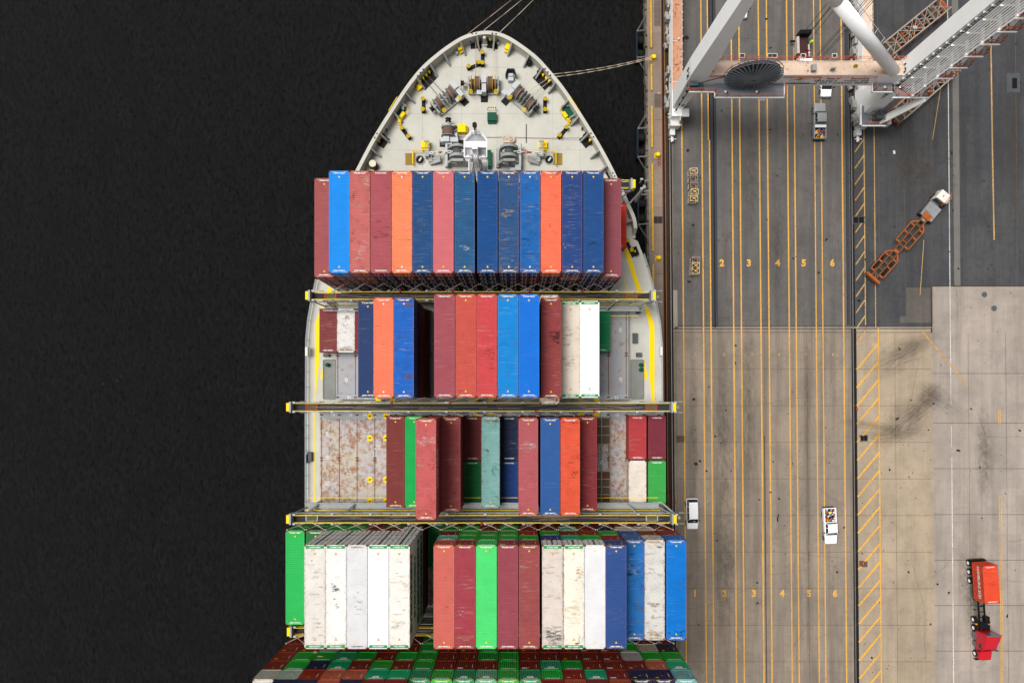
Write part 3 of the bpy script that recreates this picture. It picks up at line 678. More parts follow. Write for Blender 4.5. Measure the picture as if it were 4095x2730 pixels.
def cmesh(kind, L, h):
    key = (kind, L, round(h, 3))
    if key in _M: return _M[key]
    m = MB(); W = 2.438; hw = W/2; hl = L/2; mats = M_CONT
    if kind == 'frame':
        for x in (-1, 1):
            for y in (-1, 1): m.bx(*sorted((x*hw, x*(hw-.13))), *sorted((y*hl, y*(hl-.14))), .12, h-.12)
            m.bx(*sorted((x*hw, x*(hw-.07))), -hl+.18, hl-.18, h-.1, h-.012); m.bx(*sorted((x*hw, x*(hw-.07))), -hl+.18, hl-.18, .01, .16)
        for y in (-1, 1):
            m.bx(-hw+.16, hw-.16, *sorted((y*hl, y*(hl-.1))), h-.13, h-.012); m.bx(-hw+.16, hw-.16, *sorted((y*hl, y*(hl-.1))), .01, .16)
    elif kind == 'casting':
        m.k = 0
        for x in (-1, 1):
            for y in (-1, 1):
                for z0, z1 in ((0, .118), (h-.118, h)):
                    m.k = 0; m.bx(*sorted((x*(hw+.003), x*(hw-.165))), *sorted((y*(hl+.003), y*(hl-.18))), z0, z1)
                m.k = 1; m.bx(*sorted((x*(hw-.05), x*(hw-.115))), *sorted((y*(hl-.035), y*(hl-.15))), h, h+.003)
        mats = [CAST, BLK]
    elif kind in ('roof', 'reefer_roof'):
        x = hw-.07; ys = []; d = .042 if kind == 'roof' else .008
        e = .34 if kind == 'roof' else .1
        m.bx(-x, x, hl-e, hl-.1, h-.05, h-.022); m.bx(-x, x, -hl+.1, -hl+e, h-.05, h-.022)
        y = -hl+e; p = (2*(hl-e))/round(2*(hl-e)/.262); pr = []
        while y < hl-e-.01:
            pr += [(y, 0), (y+p*.5, 0), (y+p*.62, -d), (y+p*.88, -d)]; y += p
        pr.append((hl-e, 0)); zt = h-.02; xi = x-.1
        # flat side margins plus corrugated field
        m.bx(-x, -xi, -hl+e, hl-e, h-.05, zt+.001); m.bx(xi, x, -hl+e, hl-e, h-.05, zt+.001)
        vs = [(sx, a, zt+c) for a, c in pr for sx in (-xi, xi)]; m.add(vs, [(2*i, 2*i+1, 2*i+3, 2*i+2) for i in range(len(pr)-1)])
        xs_ = [hw-.16]
        for s in (-1, 1): m.add([(-xi, -hl+e, zt), (xi, -hl+e, zt), (xi, -hl+e, zt-.03), (-xi, -hl+e, zt-.03)] if s < 0 else [(-xi, hl-e, zt), (xi, hl-e, zt), (xi, hl-e, zt-.03), (-xi, hl-e, zt-.03)], [(0,1,2,3)])
    elif kind in ('side', 'flat_side'):
        for s in (-1, 1):
            if kind == 'flat_side': m.bx(*sorted((s*(hw-.02), s*(hw-.06))), -hl+.14, hl-.14, .16, h-.1); continue
            p = (L-.28)/round((L-.28)/.28); y = -hl+.14; pr = []
            while y < hl-.15: pr += [(y, 0), (y+.07, 0), (y+.13, .036), (y+.22, .036)]; y += p
            pr.append((hl-.14, 0))
            vs = [(s*(hw-.015-c), a, z) for a, c in pr for z in (.16, h-.1)]; m.add(vs, [(2*i, 2*i+1, 2*i+3, 2*i+2) for i in range(len(pr)-1)])
    elif kind == 'end':
        p = 2.178/9; x = -1.089; pr = []
        for i in range(9): pr += [(x, .0), (x+.08, 0), (x+.12, .045), (x+.2, .045)]; x += p
        pr.append((1.089, 0)); vs = [(a, hl-.02-c, z) for a, c in pr for z in (.16, h-.13)]; m.add(vs, [(2*i, 2*i+2, 2*i+3, 2*i+1) for i in range(len(pr)-1)])
    elif kind in ('door', 'reefer_door'):
        y = -hl if kind == 'door' else hl; s = -1 if kind == 'door' else 1
        for a, c in ((-1.085, -.02), (.02, 1.085)):
            m.bx(a, c, *sorted((y-s*.05, y-s*.02)), .16, h-.13)
            for z in (.35, .95, 1.55, 2.1) if kind == 'door' else (): m.bx(a+.12, c-.12, *sorted((y-s*.02, y-s*.005)), z, z+.3)
    elif kind in ('rod', 'reefer_rod'):
        y, s = (-hl, -1) if kind == 'rod' else (hl, 1)
        for x in (-.82, -.38, .38, .82) if kind == 'rod' else (-.62, -.07, .07, .62):
            m.cyl((x, y+s*.015, .08), (x, y+s*.015, h-.08), .022 if kind == 'rod' else (.03 if abs(x) < .2 else .02), n=5)
            for z in (.3, h*.5, h-.35) if kind == 'rod' else (.3, h-.35): m.box((x, y+s*.01, z), (.11, .05, .07))
            if kind == 'rod': m.bx(x-.28, x, *sorted((y+s*.01, y+s*.04)), 1.15, 1.2)
        mats = [P('lock_rod', lin(190, 186, 182), .5, dirt=.3)] if kind == 'rod' else [P('dark_lock_rod', lin(42, 44, 46), .5)]
    elif kind == 'header':
        m.bx(-1.05, 1.05, hl, hl+.006, h-.13, h-.015); m.bx(-1.05, 1.05, hl, hl+.006, .02, .1); mats = RGREEN
    elif kind == 'floor':
        m.bx(-hw+.08, hw-.08, -hl+.1, hl-.1, .02, .12)
    me = m.mesh(kind, mats); _M[key] = me; return me
_MK = {}
def marks(kind, L, h, tri, dash):
    key = ('mk', L, round(h, 3), tri, dash)
    if key in _MK: return _MK[key]
    m = MB(); hl = L/2; z = h - .016
    for s in (-1, 1):
        if tri:
            y = s*(hl-.62-(.35 if tri.endswith('far') else 0)); m.k = 1
            if tri.startswith('b'): m.k = 2; m.add([(-.17, y+s*-.0, z-.002), (.17, y, z-.002), (0, y-s*.32, z-.002)][::(1 if s < 0 else -1)], [(0,1,2)]); m.k = 1
            if tri.startswith('w'): m.k = 0
            m.add([(-.13, y-s*.03, z+.002), (.13, y-s*.03, z+.002), (0, y-s*.27, z+.002)][::(1 if s < 0 else -1)], [(0,1,2)])
        if dash:
            for x0 in (-.85, .5):
                for i in range(4):
                    x = x0+i*.1; y = s*(hl-.14); m.k = 1; m.add([(x, y-.035, z), (x+.05, y-.035, z), (x+.09, y+.035, z), (x+.04, y+.035, z)], [(0,1,2,3)])
    me = m.mesh('warning_marking', [MARKW, MARKY, BLK]); _MK[key] = me; return me
def end_marks(kind, L, h):
    key = ('em', kind, L, round(h, 3))
    if key in _MK: return _MK[key]
    m = MB(); y = L/2 + .004; m.k = 0
    def q(x, z, a, c, k): m.k = k; m.bx(x-a/2, x+a/2, y-.004, y+.004, z-c/2, z+c/2)
    if kind == 'code': q(.78, h*.62, .05, h*.34, 0); q(-.1, h*.8, .16, .1, 1)
    elif kind == 'sticker': q(.78, h*.62, .05, h*.34, 0); q(-.6, h*.82, .2, .16, 1); q(-.75, h*.82, .2, .1, 1); q(.0, h*.62, .1, .1, 1)
    elif kind == 'flower':
        for i in range(7):
            t = 2*math.pi*i/7; m.k = 0; m.cyl((.0+.3*math.cos(t), y-.004, h*.78+.17*math.sin(t)), (.0+.3*math.cos(t), y+.003, h*.78+.17*math.sin(t)), .14, n=10)
        m.k = 2; m.cyl((0, y-.003, h*.78), (0, y+.006, h*.78), .07, n=8)
    elif kind == 'green': q(.8, h*.2, .12, .08, 1)
    me = m.mesh('end_marking', [MARKW, MARKY, BLK]); _MK[key] = me; return me
CODES = {'navy': 'CMAU', 'mblue': 'CMAU', 'blue': 'CMAU', 'green': 'EISU', 'white': 'EMCU', 'cream': 'EMCU'}
rc = random.Random(11)
ORD = ['', 'first', 'second', 'third', 'fourth', 'fifth', 'sixth', 'seventh', 'eighth', 'ninth', 'tenth', 'eleventh', 'twelfth', 'thirteenth', 'fourteenth', 'fifteenth', 'sixteenth', 'seventeenth', 'eighteenth', 'nineteenth', 'twentieth']
ROWN = {1: 'foremost row', 2: 'second row', 3: 'third row', 4: 'fourth row', 5: 'rearmost row'}
def container(row, idx, tier, n, xc, yc, z, h, L, word, rgb, wear=.4, first=False, tri='y', dash=True, reefer=False, band=None, endm=None, tex=None, codec=MARKW, note=None, roof_only=False, where=None, width=None):
    kind = '40-foot' if L > 10 else '20-foot'
    if L > 13: kind = '45-foot'
    pos = (ORD[idx] + ' from left') if where is None else where
    lay = 'top of stack' if tier == 0 and n > 1 else (ORD[tier+1] + ' layer down' if tier else 'single high')
    lb = f'{note or ""} {word} container, {pos} in {ROWN[row]}, {lay}'.strip()
    t = thing('shipping_container', lb, 'container', (xc, yc, z), 0, 'shipping containers stacked on the ship'); col = (*rgb, wear)
    def p(k, nm): return put(nm, cmesh(k, L, h), t, None, None, col)
    p('frame', 'frame'); p('side' if not reefer else 'flat_side', 'side_wall')
    p('casting', 'corner_casting'); p('floor', 'floor')
    d = p('door', 'door'); put('lock_rod', cmesh('rod', L, h), d)
    if reefer:
        if word != 'pale grey': put('header_band', cmesh('header', L, h), t)
        e = put('end_door', cmesh('reefer_door', L, h), t, None, None, (.74, .75, .75, min(wear, .3))); put('lock_rod', cmesh('reefer_rod', L, h), e)
    else:
        e = p('end', 'end_wall')
        if endm: put('end_marking', end_marks(endm, L, h), e)
        if endm in ('green', 'flower'): text('EVERGREEN', .27, MARKW, .03, 'line_name', e, (0, L/2+.006, h*.9), (R(90), 0, math.pi), 1.15, .002)
        if tex: text('tex', .5, MARKW, .05, 'lessor_mark', e, (-.62, L/2+.006, h*.86), (R(90), 0, math.pi), 1.0, .002)
    r = p('roof' if not reefer else 'reefer_roof', 'roof')
    if first:
        if band:
            m = MB()
            for s in (-1, 1): m.bx(-1.06, 1.06, *sorted((s*(L/2-.1), s*(L/2-.44))), h-.022, h-.012)
            put('end_band', m.mesh('end_band', band), r)
        put('warning_marking', marks('t', L, h, ('bfar' if band else tri) if tri else None, dash), r)
        code = note_code = f"{CODES.get(word.split()[0], rc.choice(('TCNU','TGHU','TEMU','HLBU','TTNU')))} {rc.randint(100000, 999999)} {rc.randint(0, 9)}"
        for s in (-1, 1): text(code, .2, codec, .045, 'container_number', r, (0, s*(L/2-.27), h-.012), (0, 0, 0 if s < 0 else math.pi), 1.0, .003)
    return t
def blemish(t, h, L, spec, seed=1):
    """worn patches in the paint of one roof: (x, y, half width, half length, material, pieces)"""
    rr = random.Random(seed); ms_ = []; m = MB()
    for x, y, rx, ry, mt, k in spec:
        if mt not in ms_: ms_.append(mt)
        m.k = ms_.index(mt)
        for i in range(k):
            cx = max(-1.0, min(1.0, x+rr.gauss(0, rx*.6))); cy = y+rr.gauss(0, ry*.6); a, c = rr.uniform(.25, .8)*rx, rr.uniform(.12, .5)*min(ry, .4); n_ = 9; p = []
            for j in range(n_): q = 2*math.pi*j/n_; u = rr.uniform(.55, 1.2); p.append((max(-1.1, min(1.1, cx+math.cos(q)*a*u)), cy+math.sin(q)*c*u))
            m.sheet(p, h-.0175+.0004*(i % 29))
    put('paint_wear', m.mesh('paint_wear', ms_), [c for c in t.children if c.name.startswith('roof')][0])

TOP = {}
stuff = MB()
def stack(row, idx, px0, ztop, n, yc, L, cols, tone, wear=.4, x=None, low=0, **kw):
    """cols: colour keys from the top container down; tone: the top one's own colour"""
    h = (ztop-HZ)/n; xl = (px0-NX)/s_(ztop) if x is None else x; xc = xl + 1.219
    for k in range(n-low):
        z = ztop - h*(k+1); key = cols[min(k, len(cols)-1)]; em = None; tex = False; fl = False; rf = False; rgb = None
        if '*' in key: key = key.replace('*', ''); fl = True
        if '!' in key: key = key.replace('!', ''); tex = True
        if '#' in key: key = key.replace('#', ''); rf = True
        word, rgb = C_[key]
        if key in ('green', 'teal', 'lteal', 'dkgreen'): em = 'flower' if fl else 'green'
        elif key in ('brown', 'dkred', 'maroon', 'red', 'navy', 'blue', 'mblue', 'rust', 'salmon', 'aqua'): em = rc.choice(('code', 'sticker'))
        elif key == 'cream': tex = False
        if k == 0 and tone: word2, rgb2 = tone; a = dict(kw)
        else: word2, rgb2 = word, tuple(v*rc.uniform(.85, 1.12) for v in rgb); a = {}
        a['reefer'] = kw.get('reefer', False) if k == 0 else rf
        tt = container(row, idx, k, n, xc, yc, z, h*.993, L, word2, rgb2, wear if k == 0 else rc.uniform(.2, .55), first=(k == 0), endm=em, tex=tex, **{q: v for q, v in a.items()}); 
        if k == 0: TOP[(row, idx)] = (tt, h*.993, L)
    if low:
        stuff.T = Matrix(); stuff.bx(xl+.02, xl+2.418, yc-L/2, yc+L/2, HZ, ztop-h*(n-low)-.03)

Y1 = 20.93; Y2 = 6.02; Y3 = -8.67; Y4 = -23.4; Y5 = -38.1; L4 = 12.192; L2 = 6.058
# row 1
T1 = [(1315, 'bright sky blue', (5,145,240), .1, ['mblue','brown','brown','navy','navy','navy'], {}), (1397.6, 'scuffed salmon red', (202,108,104), .8, ['salmon','rust','brown','navy','navy','navy'], dict(tri=None)),
      (1481.5, 'dusty rose', (176,84,92), .35, ['maroon','navy','navy','navy','navy','navy'], dict(tri=None, dash=False)), (1565.8, 'light orange', (250,140,96), .5, ['rust','brown','navy','navy','navy','navy'], dict(tri='w')),
      (1648.8, 'deep blue', (24,78,132), .6, ['navy','brown','navy','navy','navy','navy'], {}), (1732, 'pink', (212,112,118), .15, ['brown','maroon','navy','navy','navy','navy'], {}),
      (1817, 'steel blue', (36,92,140), .55, ['navy','navy','maroon','navy','navy','navy'], {}), (1908.5, 'dark blue', (14,76,140), .25, ['navy','navy','mblue','navy','navy','navy'], {}),
      (1994, 'rusty edged grey blue', (44,86,136), .9, ['navy','mblue','maroon','navy','navy','navy'], dict(tri='w')), (2078.5, 'patchy bright blue', (24,104,180), .95, ['mblue','brown','brown','navy','navy','navy'], dict(tri='w')),
      (2162.5, 'coral orange', (250,120,86), .5, ['rust','navy','brown','navy','navy','navy'], {}), (2247.6, 'scratched navy blue', (38,72,136), .8, ['navy','salmon','navy','navy','navy','navy'], {}),
      (2332.6, 'plain dark blue', (30,78,138), .3, ['navy','navy','navy','navy','navy','navy'], {})]
stack(1, 1, 1257, 28.2, 5, Y1-.05, L4, ['brown','brown','brown','grey','brown'], ('faded rose red', top(170,86,86)), .4, low=0)
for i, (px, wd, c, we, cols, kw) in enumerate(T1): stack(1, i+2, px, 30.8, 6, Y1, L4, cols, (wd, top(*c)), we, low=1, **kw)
stack(1, 15, 2404.8, 28.2, 5, Y1-.05, L4, ['brown','navy','navy','navy','navy'], ('rose brown', top(148,78,88)), .15, low=1)
x, y, _ = at(2434.5, 902, 17.8)
container(1, 16, 0, 1, x+1.219, y, HZ, 2.58, L2, 'bright red', top(225,62,40), .5, first=True, tri=None, dash=False, where='low one at the far right')
# row 2
stack(2, 1, 1277, 17.75, 1, 9.25, L2, ['maroon'], ('dull red', top(136,60,62)), .7, tri=None, dash=False)
stack(2, 2, 1347.7, 17.75, 1, 9.25, L2, ['white'], ('short rust stained white', top(238,236,232)), .95, tri=None, dash=False, codec=P('tan_code', lin(170, 140, 110), .7))
stack(2, 3, 1419, 17.75, 1, 9.25, L2, ['maroon'], ('half hidden dark red', top(136,50,50)), .4, tri=None, dash=False)
stack(2, 4, 1432, 26.2, 4, Y2+.05, L4, ['navy','navy'], ('navy blue', top(34,62,112)), .2, low=2)
stack(2, 5, 1493.4, 29.1, 5, Y2, L4, ['rust','navy'], ('orange', top(250,128,94)), .45, low=3, tri='w')
stack(2, 6, 1574.7, 29.1, 5, Y2, L4, ['navy','navy','brown','brown'], ('rust edged bright blue', top(18,104,200)), .95, low=0, tri='w')
T2 = [(1736, 'dusty rose', (168,80,92), .5, None), (1821, 'orange red', (206,86,74), .5, 'y'), (1904.8, 'scarlet', (210,74,76), .6, None), (1989.6, 'sky blue', (0,138,218), .5, 'y'), (2073.8, 'vivid blue', (8,118,222), .1, 'y')]
for i, (px, wd, c, we, tr) in enumerate(T2): stack(2, i+7, px, 31.8, 6, Y2+.05, L4, ['dkred' if i < 3 else 'mblue', 'brown'], (wd, top(*c)), we, low=4, tri=tr)
stack(2, 12, 2163.5, 29.1, 5, Y2, L4, ['maroon'], ('brown red speckled', top(152,66,66)), .6, low=4)
h = (29.1-HZ)/5; container(2, 12, 1, 5, (2163.5-NX)/s_(29.1)+1.2, Y2, 29.1-2*h, h*.99, 13.72, 'rusty cream', lin(215, 200, 180), .95, first=True, tri=None, dash=False, where='ends peeping from under a brown one')
stack(2, 13, 2242.6, 26.2, 4, Y2, L4, ['cream'], ('stained cream', top(236,222,206)), .55, low=3, reefer=True, band=RGREEN)
stack(2, 14, 2319.5, 26.2, 4, Y2+.03, L4, ['white'], ('clean white', (.76,.76,.75)), .12, low=2, reefer=True, band=RGREEN)
stack(2, 15, 2369.6, 17.75, 1, 9.3, L2, ['green'], ('short green', top(20,140,84)), .35, tri=None, dash=False)
# row 3
stack(3, 1, 1544.6, 21.0, 2, Y3+.03, L4, ['brown'], ('dark brown red', top(130,56,52)), .25)
stack(3, 2, 1619.3, 21.0, 2, Y3+.03, L4, ['green'], ('bright green', top(16,178,84)), .1)
stack(3, 3, 1663, 30.0, 5, Y3, L4, ['dkred','dkred','brown'], ('tall salmon red', top(204,98,98)), .75, low=1)
stack(3, 4, 1765.6, 24.1, 3, Y3, L4, ['maroon','brown'], ('worn rose red', top(160,72,74)), .55)
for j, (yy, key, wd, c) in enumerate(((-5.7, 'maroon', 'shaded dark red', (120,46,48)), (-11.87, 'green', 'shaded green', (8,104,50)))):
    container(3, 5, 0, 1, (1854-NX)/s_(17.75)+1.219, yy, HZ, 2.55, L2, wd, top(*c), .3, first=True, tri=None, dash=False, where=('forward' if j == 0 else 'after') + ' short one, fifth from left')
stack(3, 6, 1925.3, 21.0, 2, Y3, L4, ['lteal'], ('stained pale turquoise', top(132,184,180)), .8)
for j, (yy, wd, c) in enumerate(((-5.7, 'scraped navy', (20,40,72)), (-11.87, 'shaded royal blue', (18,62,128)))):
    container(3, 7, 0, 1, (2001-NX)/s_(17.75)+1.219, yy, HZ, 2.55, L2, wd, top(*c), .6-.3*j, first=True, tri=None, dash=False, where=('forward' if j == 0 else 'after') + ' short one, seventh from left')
stack(3, 8, 2074, 26.8, 4, Y3-.02, L4, ['dkred','brown'], ('dusty pink', top(186,94,100)), .5, low=1)
stack(3, 9, 2161.5, 26.8, 4, Y3-.02, L4, ['navy','brown'], ('cobalt blue', top(48,94,160)), .15, low=2)
stack(3, 10, 2241.5, 26.8, 4, Y3-.04, L4, ['red','brown'], ('vermilion', top(230,92,62)), .6, low=2, tri=None)
stack(3, 11, 2312, 24.1, 3, Y3+.05, L4, ['brown','brown'], ('deep maroon', top(134,50,54)), .4)
for ix, px, j, yy, wd, c, we in ((12, 2514.4, 0, -5.6, 'faded scarlet', (190,66,70), .6), (12, 2514.4, 1, -11.8, 'short rust streaked white', (242,232,218), .75), (13, 2592.3, 0, -5.6, 'plum', (130,52,66), .2), (13, 2592.3, 1, -11.8, 'short bright green', (66,176,82), .3)):
    container(3, ix, 0, 1, (px-NX)/s_(17.75)+1.219, yy, HZ, 2.55, L2, wd, top(*c), we, first=True, tri=None, dash=False, where=('forward' if j == 0 else 'after') + ' one' + (' beside the quay' if ix == 13 else ', second from the quay'))
# row 4
stack(4, 1, 1141.8, 23.7, 3, Y4, L4, ['green','green','green'], ('bright green', top(44,190,92)), .15)
stack(4, 2, 1223.4, 23.7, 3, Y4, L4, ['dkgreen','green','green'], ('darker green', top(40,120,66)), .2)
TW = [(1216.9, 'weathered off-white', (232,226,218), .55, ['white#','white#','white#','green','green']), (1301.2, 'white with a soot patch', (248,246,240), .6, ['white#','white#','white#','green','green']), (1385.6, 'pale grey', (226,226,228), .3, ['white#','white#','white#','brown!','brown']),
      (1470.5, 'spotless white', (255,255,255), .05, ['white#','white#','white#','brown','green']), (1555, 'white, dusty at the ends', (246,242,234), .5, ['white#','white#','white#','white#','brown!'])]
for i, (px, wd, c, we, cols) in enumerate(TW): stack(4, i+3, px, 32.2, 6, Y4, L4, cols, (wd, tuple(min(.72, v*.92) for v in lin(*c))), we, low=1, reefer=True, band=RGREEN if i != 2 else None, codec=MARKW if i != 2 else P('grey_code', lin(90,110,130), .6))
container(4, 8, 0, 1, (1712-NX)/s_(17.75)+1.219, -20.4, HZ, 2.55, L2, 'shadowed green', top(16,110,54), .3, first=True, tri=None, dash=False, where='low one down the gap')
TR = [(1733.7, 'coral', (212,108,96), .25, ['brown','lteal*','brown','green','brown!'], 'y'), (1818, 'dark rose', (170,66,78), .6, ['brown','green','green','green'], None), (1903.2, 'light green', (82,226,122), .2, ['green','green','green','brown','brown'], 'y'),
      (1989, 'mauve rose', (158,74,86), .3, ['brown!','green','green','green'], None), (2074.8, 'brick rose', (162,80,80), .55, ['brown','green','red','brown'], 'y')]
for i, (px, wd, c, we, cols, tr) in enumerate(TR): stack(4, i+9, px, 32.2, 6, Y4, L4, cols, (wd, top(*c)), we, low=1, tri=tr)
TQ = [(2168, 'beige grey', (224,212,202), .55, ['cream#','blue','green','brown','brown'], RGREEN, {}), (2253.5, 'cream patched', (248,242,224), .7, ['white#','teal','brown','lteal*','brown'], RGREEN, {}), (2338, 'very pale grey', (234,234,236), .15, ['white#','green','brown','brown'], None, {})]
for i, (px, wd, c, we, cols, bd, kw) in enumerate(TQ): stack(4, i+14, px, 32.2, 6, Y4, L4, cols, (wd, tuple(min(.72, v*.92) for v in lin(*c))), we, low=1, reefer=True, band=bd, **kw)
stack(4, 17, 2423, 32.2, 6, Y4, L4, ['navy','brown','green','navy','brown'], ('indigo blue', top(52,84,148)), .4, low=1)
stack(4, 18, 2497, 29.35, 5, Y4, L4, ['mblue','mblue','cream','brown'], ('faded blue', top(36,116,190)), .85, low=1)
stack(4, 19, 2578, 29.35, 5, Y4, L4, ['white','brown','cream','brown!'], ('rust flecked grey white', top(226,224,218)), .8, low=1, codec=P('tan_code', lin(170, 140, 110), .7))
stack(4, 20, 2664.5, 29.35, 5, Y4, L4, ['mblue','brown','brown!','navy'], ('azure blue', top(8,124,214)), .4, low=1)
# row 5: columns from the left; keys from the top tier down
R5 = ['cream brown brown brown brown', 'navy grey green green brown', 'navy red navy green grey', 'salmon salmon teal* teal* brown', 'navy salmon brown green brown', 'brown teal* green brown brown', 'brown teal brown green brown',
      'teal green green green', 'green brown brown brown', 'teal* brown! brown brown', 'lteal* brown green green', 'green green green brown', 'teal* brown! brown brown', 'brown green teal* brown', 'rust brown green brown', 'brown teal* brown brown!',
      'rust brown! brown! brown!', 'navy brown grey green', 'navy salmon green grey brown', 'aqua teal* green navy brown!']
T8 = {2, 3, 4, 5, 6, 7, 14, 15, 16, 17}
for k, cs in enumerate(R5):
    cs = cs.split(); n8 = 1 if (k+1) in T8 else 0; ht = 2.786; zt = HZ + ht*(7+n8)
    vis = {0: 6, 1: 6, 2: 6, 19: 6, 18: 6, 17: 5}.get(k, 5)
    tone = {'cream': ('cream', lin(205,200,188)), 'green': ('leaf green', top(60,190,80)), 'teal': ('sea green', top(40,160,110)), 'teal*': ('jade green', top(40,160,110)), 'lteal*': ('mint green', top(110,190,150)), 'aqua': ('pale turquoise', top(120,190,190))}.get(cs[0])
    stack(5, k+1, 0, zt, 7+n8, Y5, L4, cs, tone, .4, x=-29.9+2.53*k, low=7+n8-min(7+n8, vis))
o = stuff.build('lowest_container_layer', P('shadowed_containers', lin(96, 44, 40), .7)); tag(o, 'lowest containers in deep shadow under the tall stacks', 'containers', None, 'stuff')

def W_(n, c):
    """scuffed film over the paint, broken up into streaks across the roof"""
    if 'wear_'+n in MATS: return MATS['wear_'+n]
    m, t, b = mk('wear_'+n); tc = N(t, 'ShaderNodeTexCoord').outputs['Object']; hard = n in ('black',)
    f = mul(t, ramp(t, noise(t, vmap(t, tc, (1.6, 7, 1)), 1.6, 8, .75), .44, .6), .85 if hard else .5)
    tr = N(t, 'ShaderNodeBsdfTransparent'); mx = N(t, 'ShaderNodeMixShader'); t.links.new(f, mx.inputs[0]); t.links.new(tr.outputs[0], mx.inputs[1]); t.links.new(b.outputs[0], mx.inputs[2])
    b.inputs['Base Color'].default_value = (*lin(*c), 1); b.inputs['Roughness'].default_value = .8; b.inputs['Specular IOR Level'].default_value = .1
    t.links.new(mx.outputs[0], t.nodes['Material Output'].inputs['Surface']); MATS['wear_'+n] = m; return m
WW, WB, WK, WR, WG, WT = W_('white', (205, 205, 200)), W_('rust', (140, 92, 62)), W_('black', (40, 38, 38)), W_('dark_red', (120, 50, 50)), W_('soot', (150, 150, 148)), W_('tan', (196, 168, 130))
WBL, WLB, WCY = W_('dull_blue', (110, 120, 140)), W_('dark_brown', (92, 60, 48)), W_('cyan', (60, 200, 180))
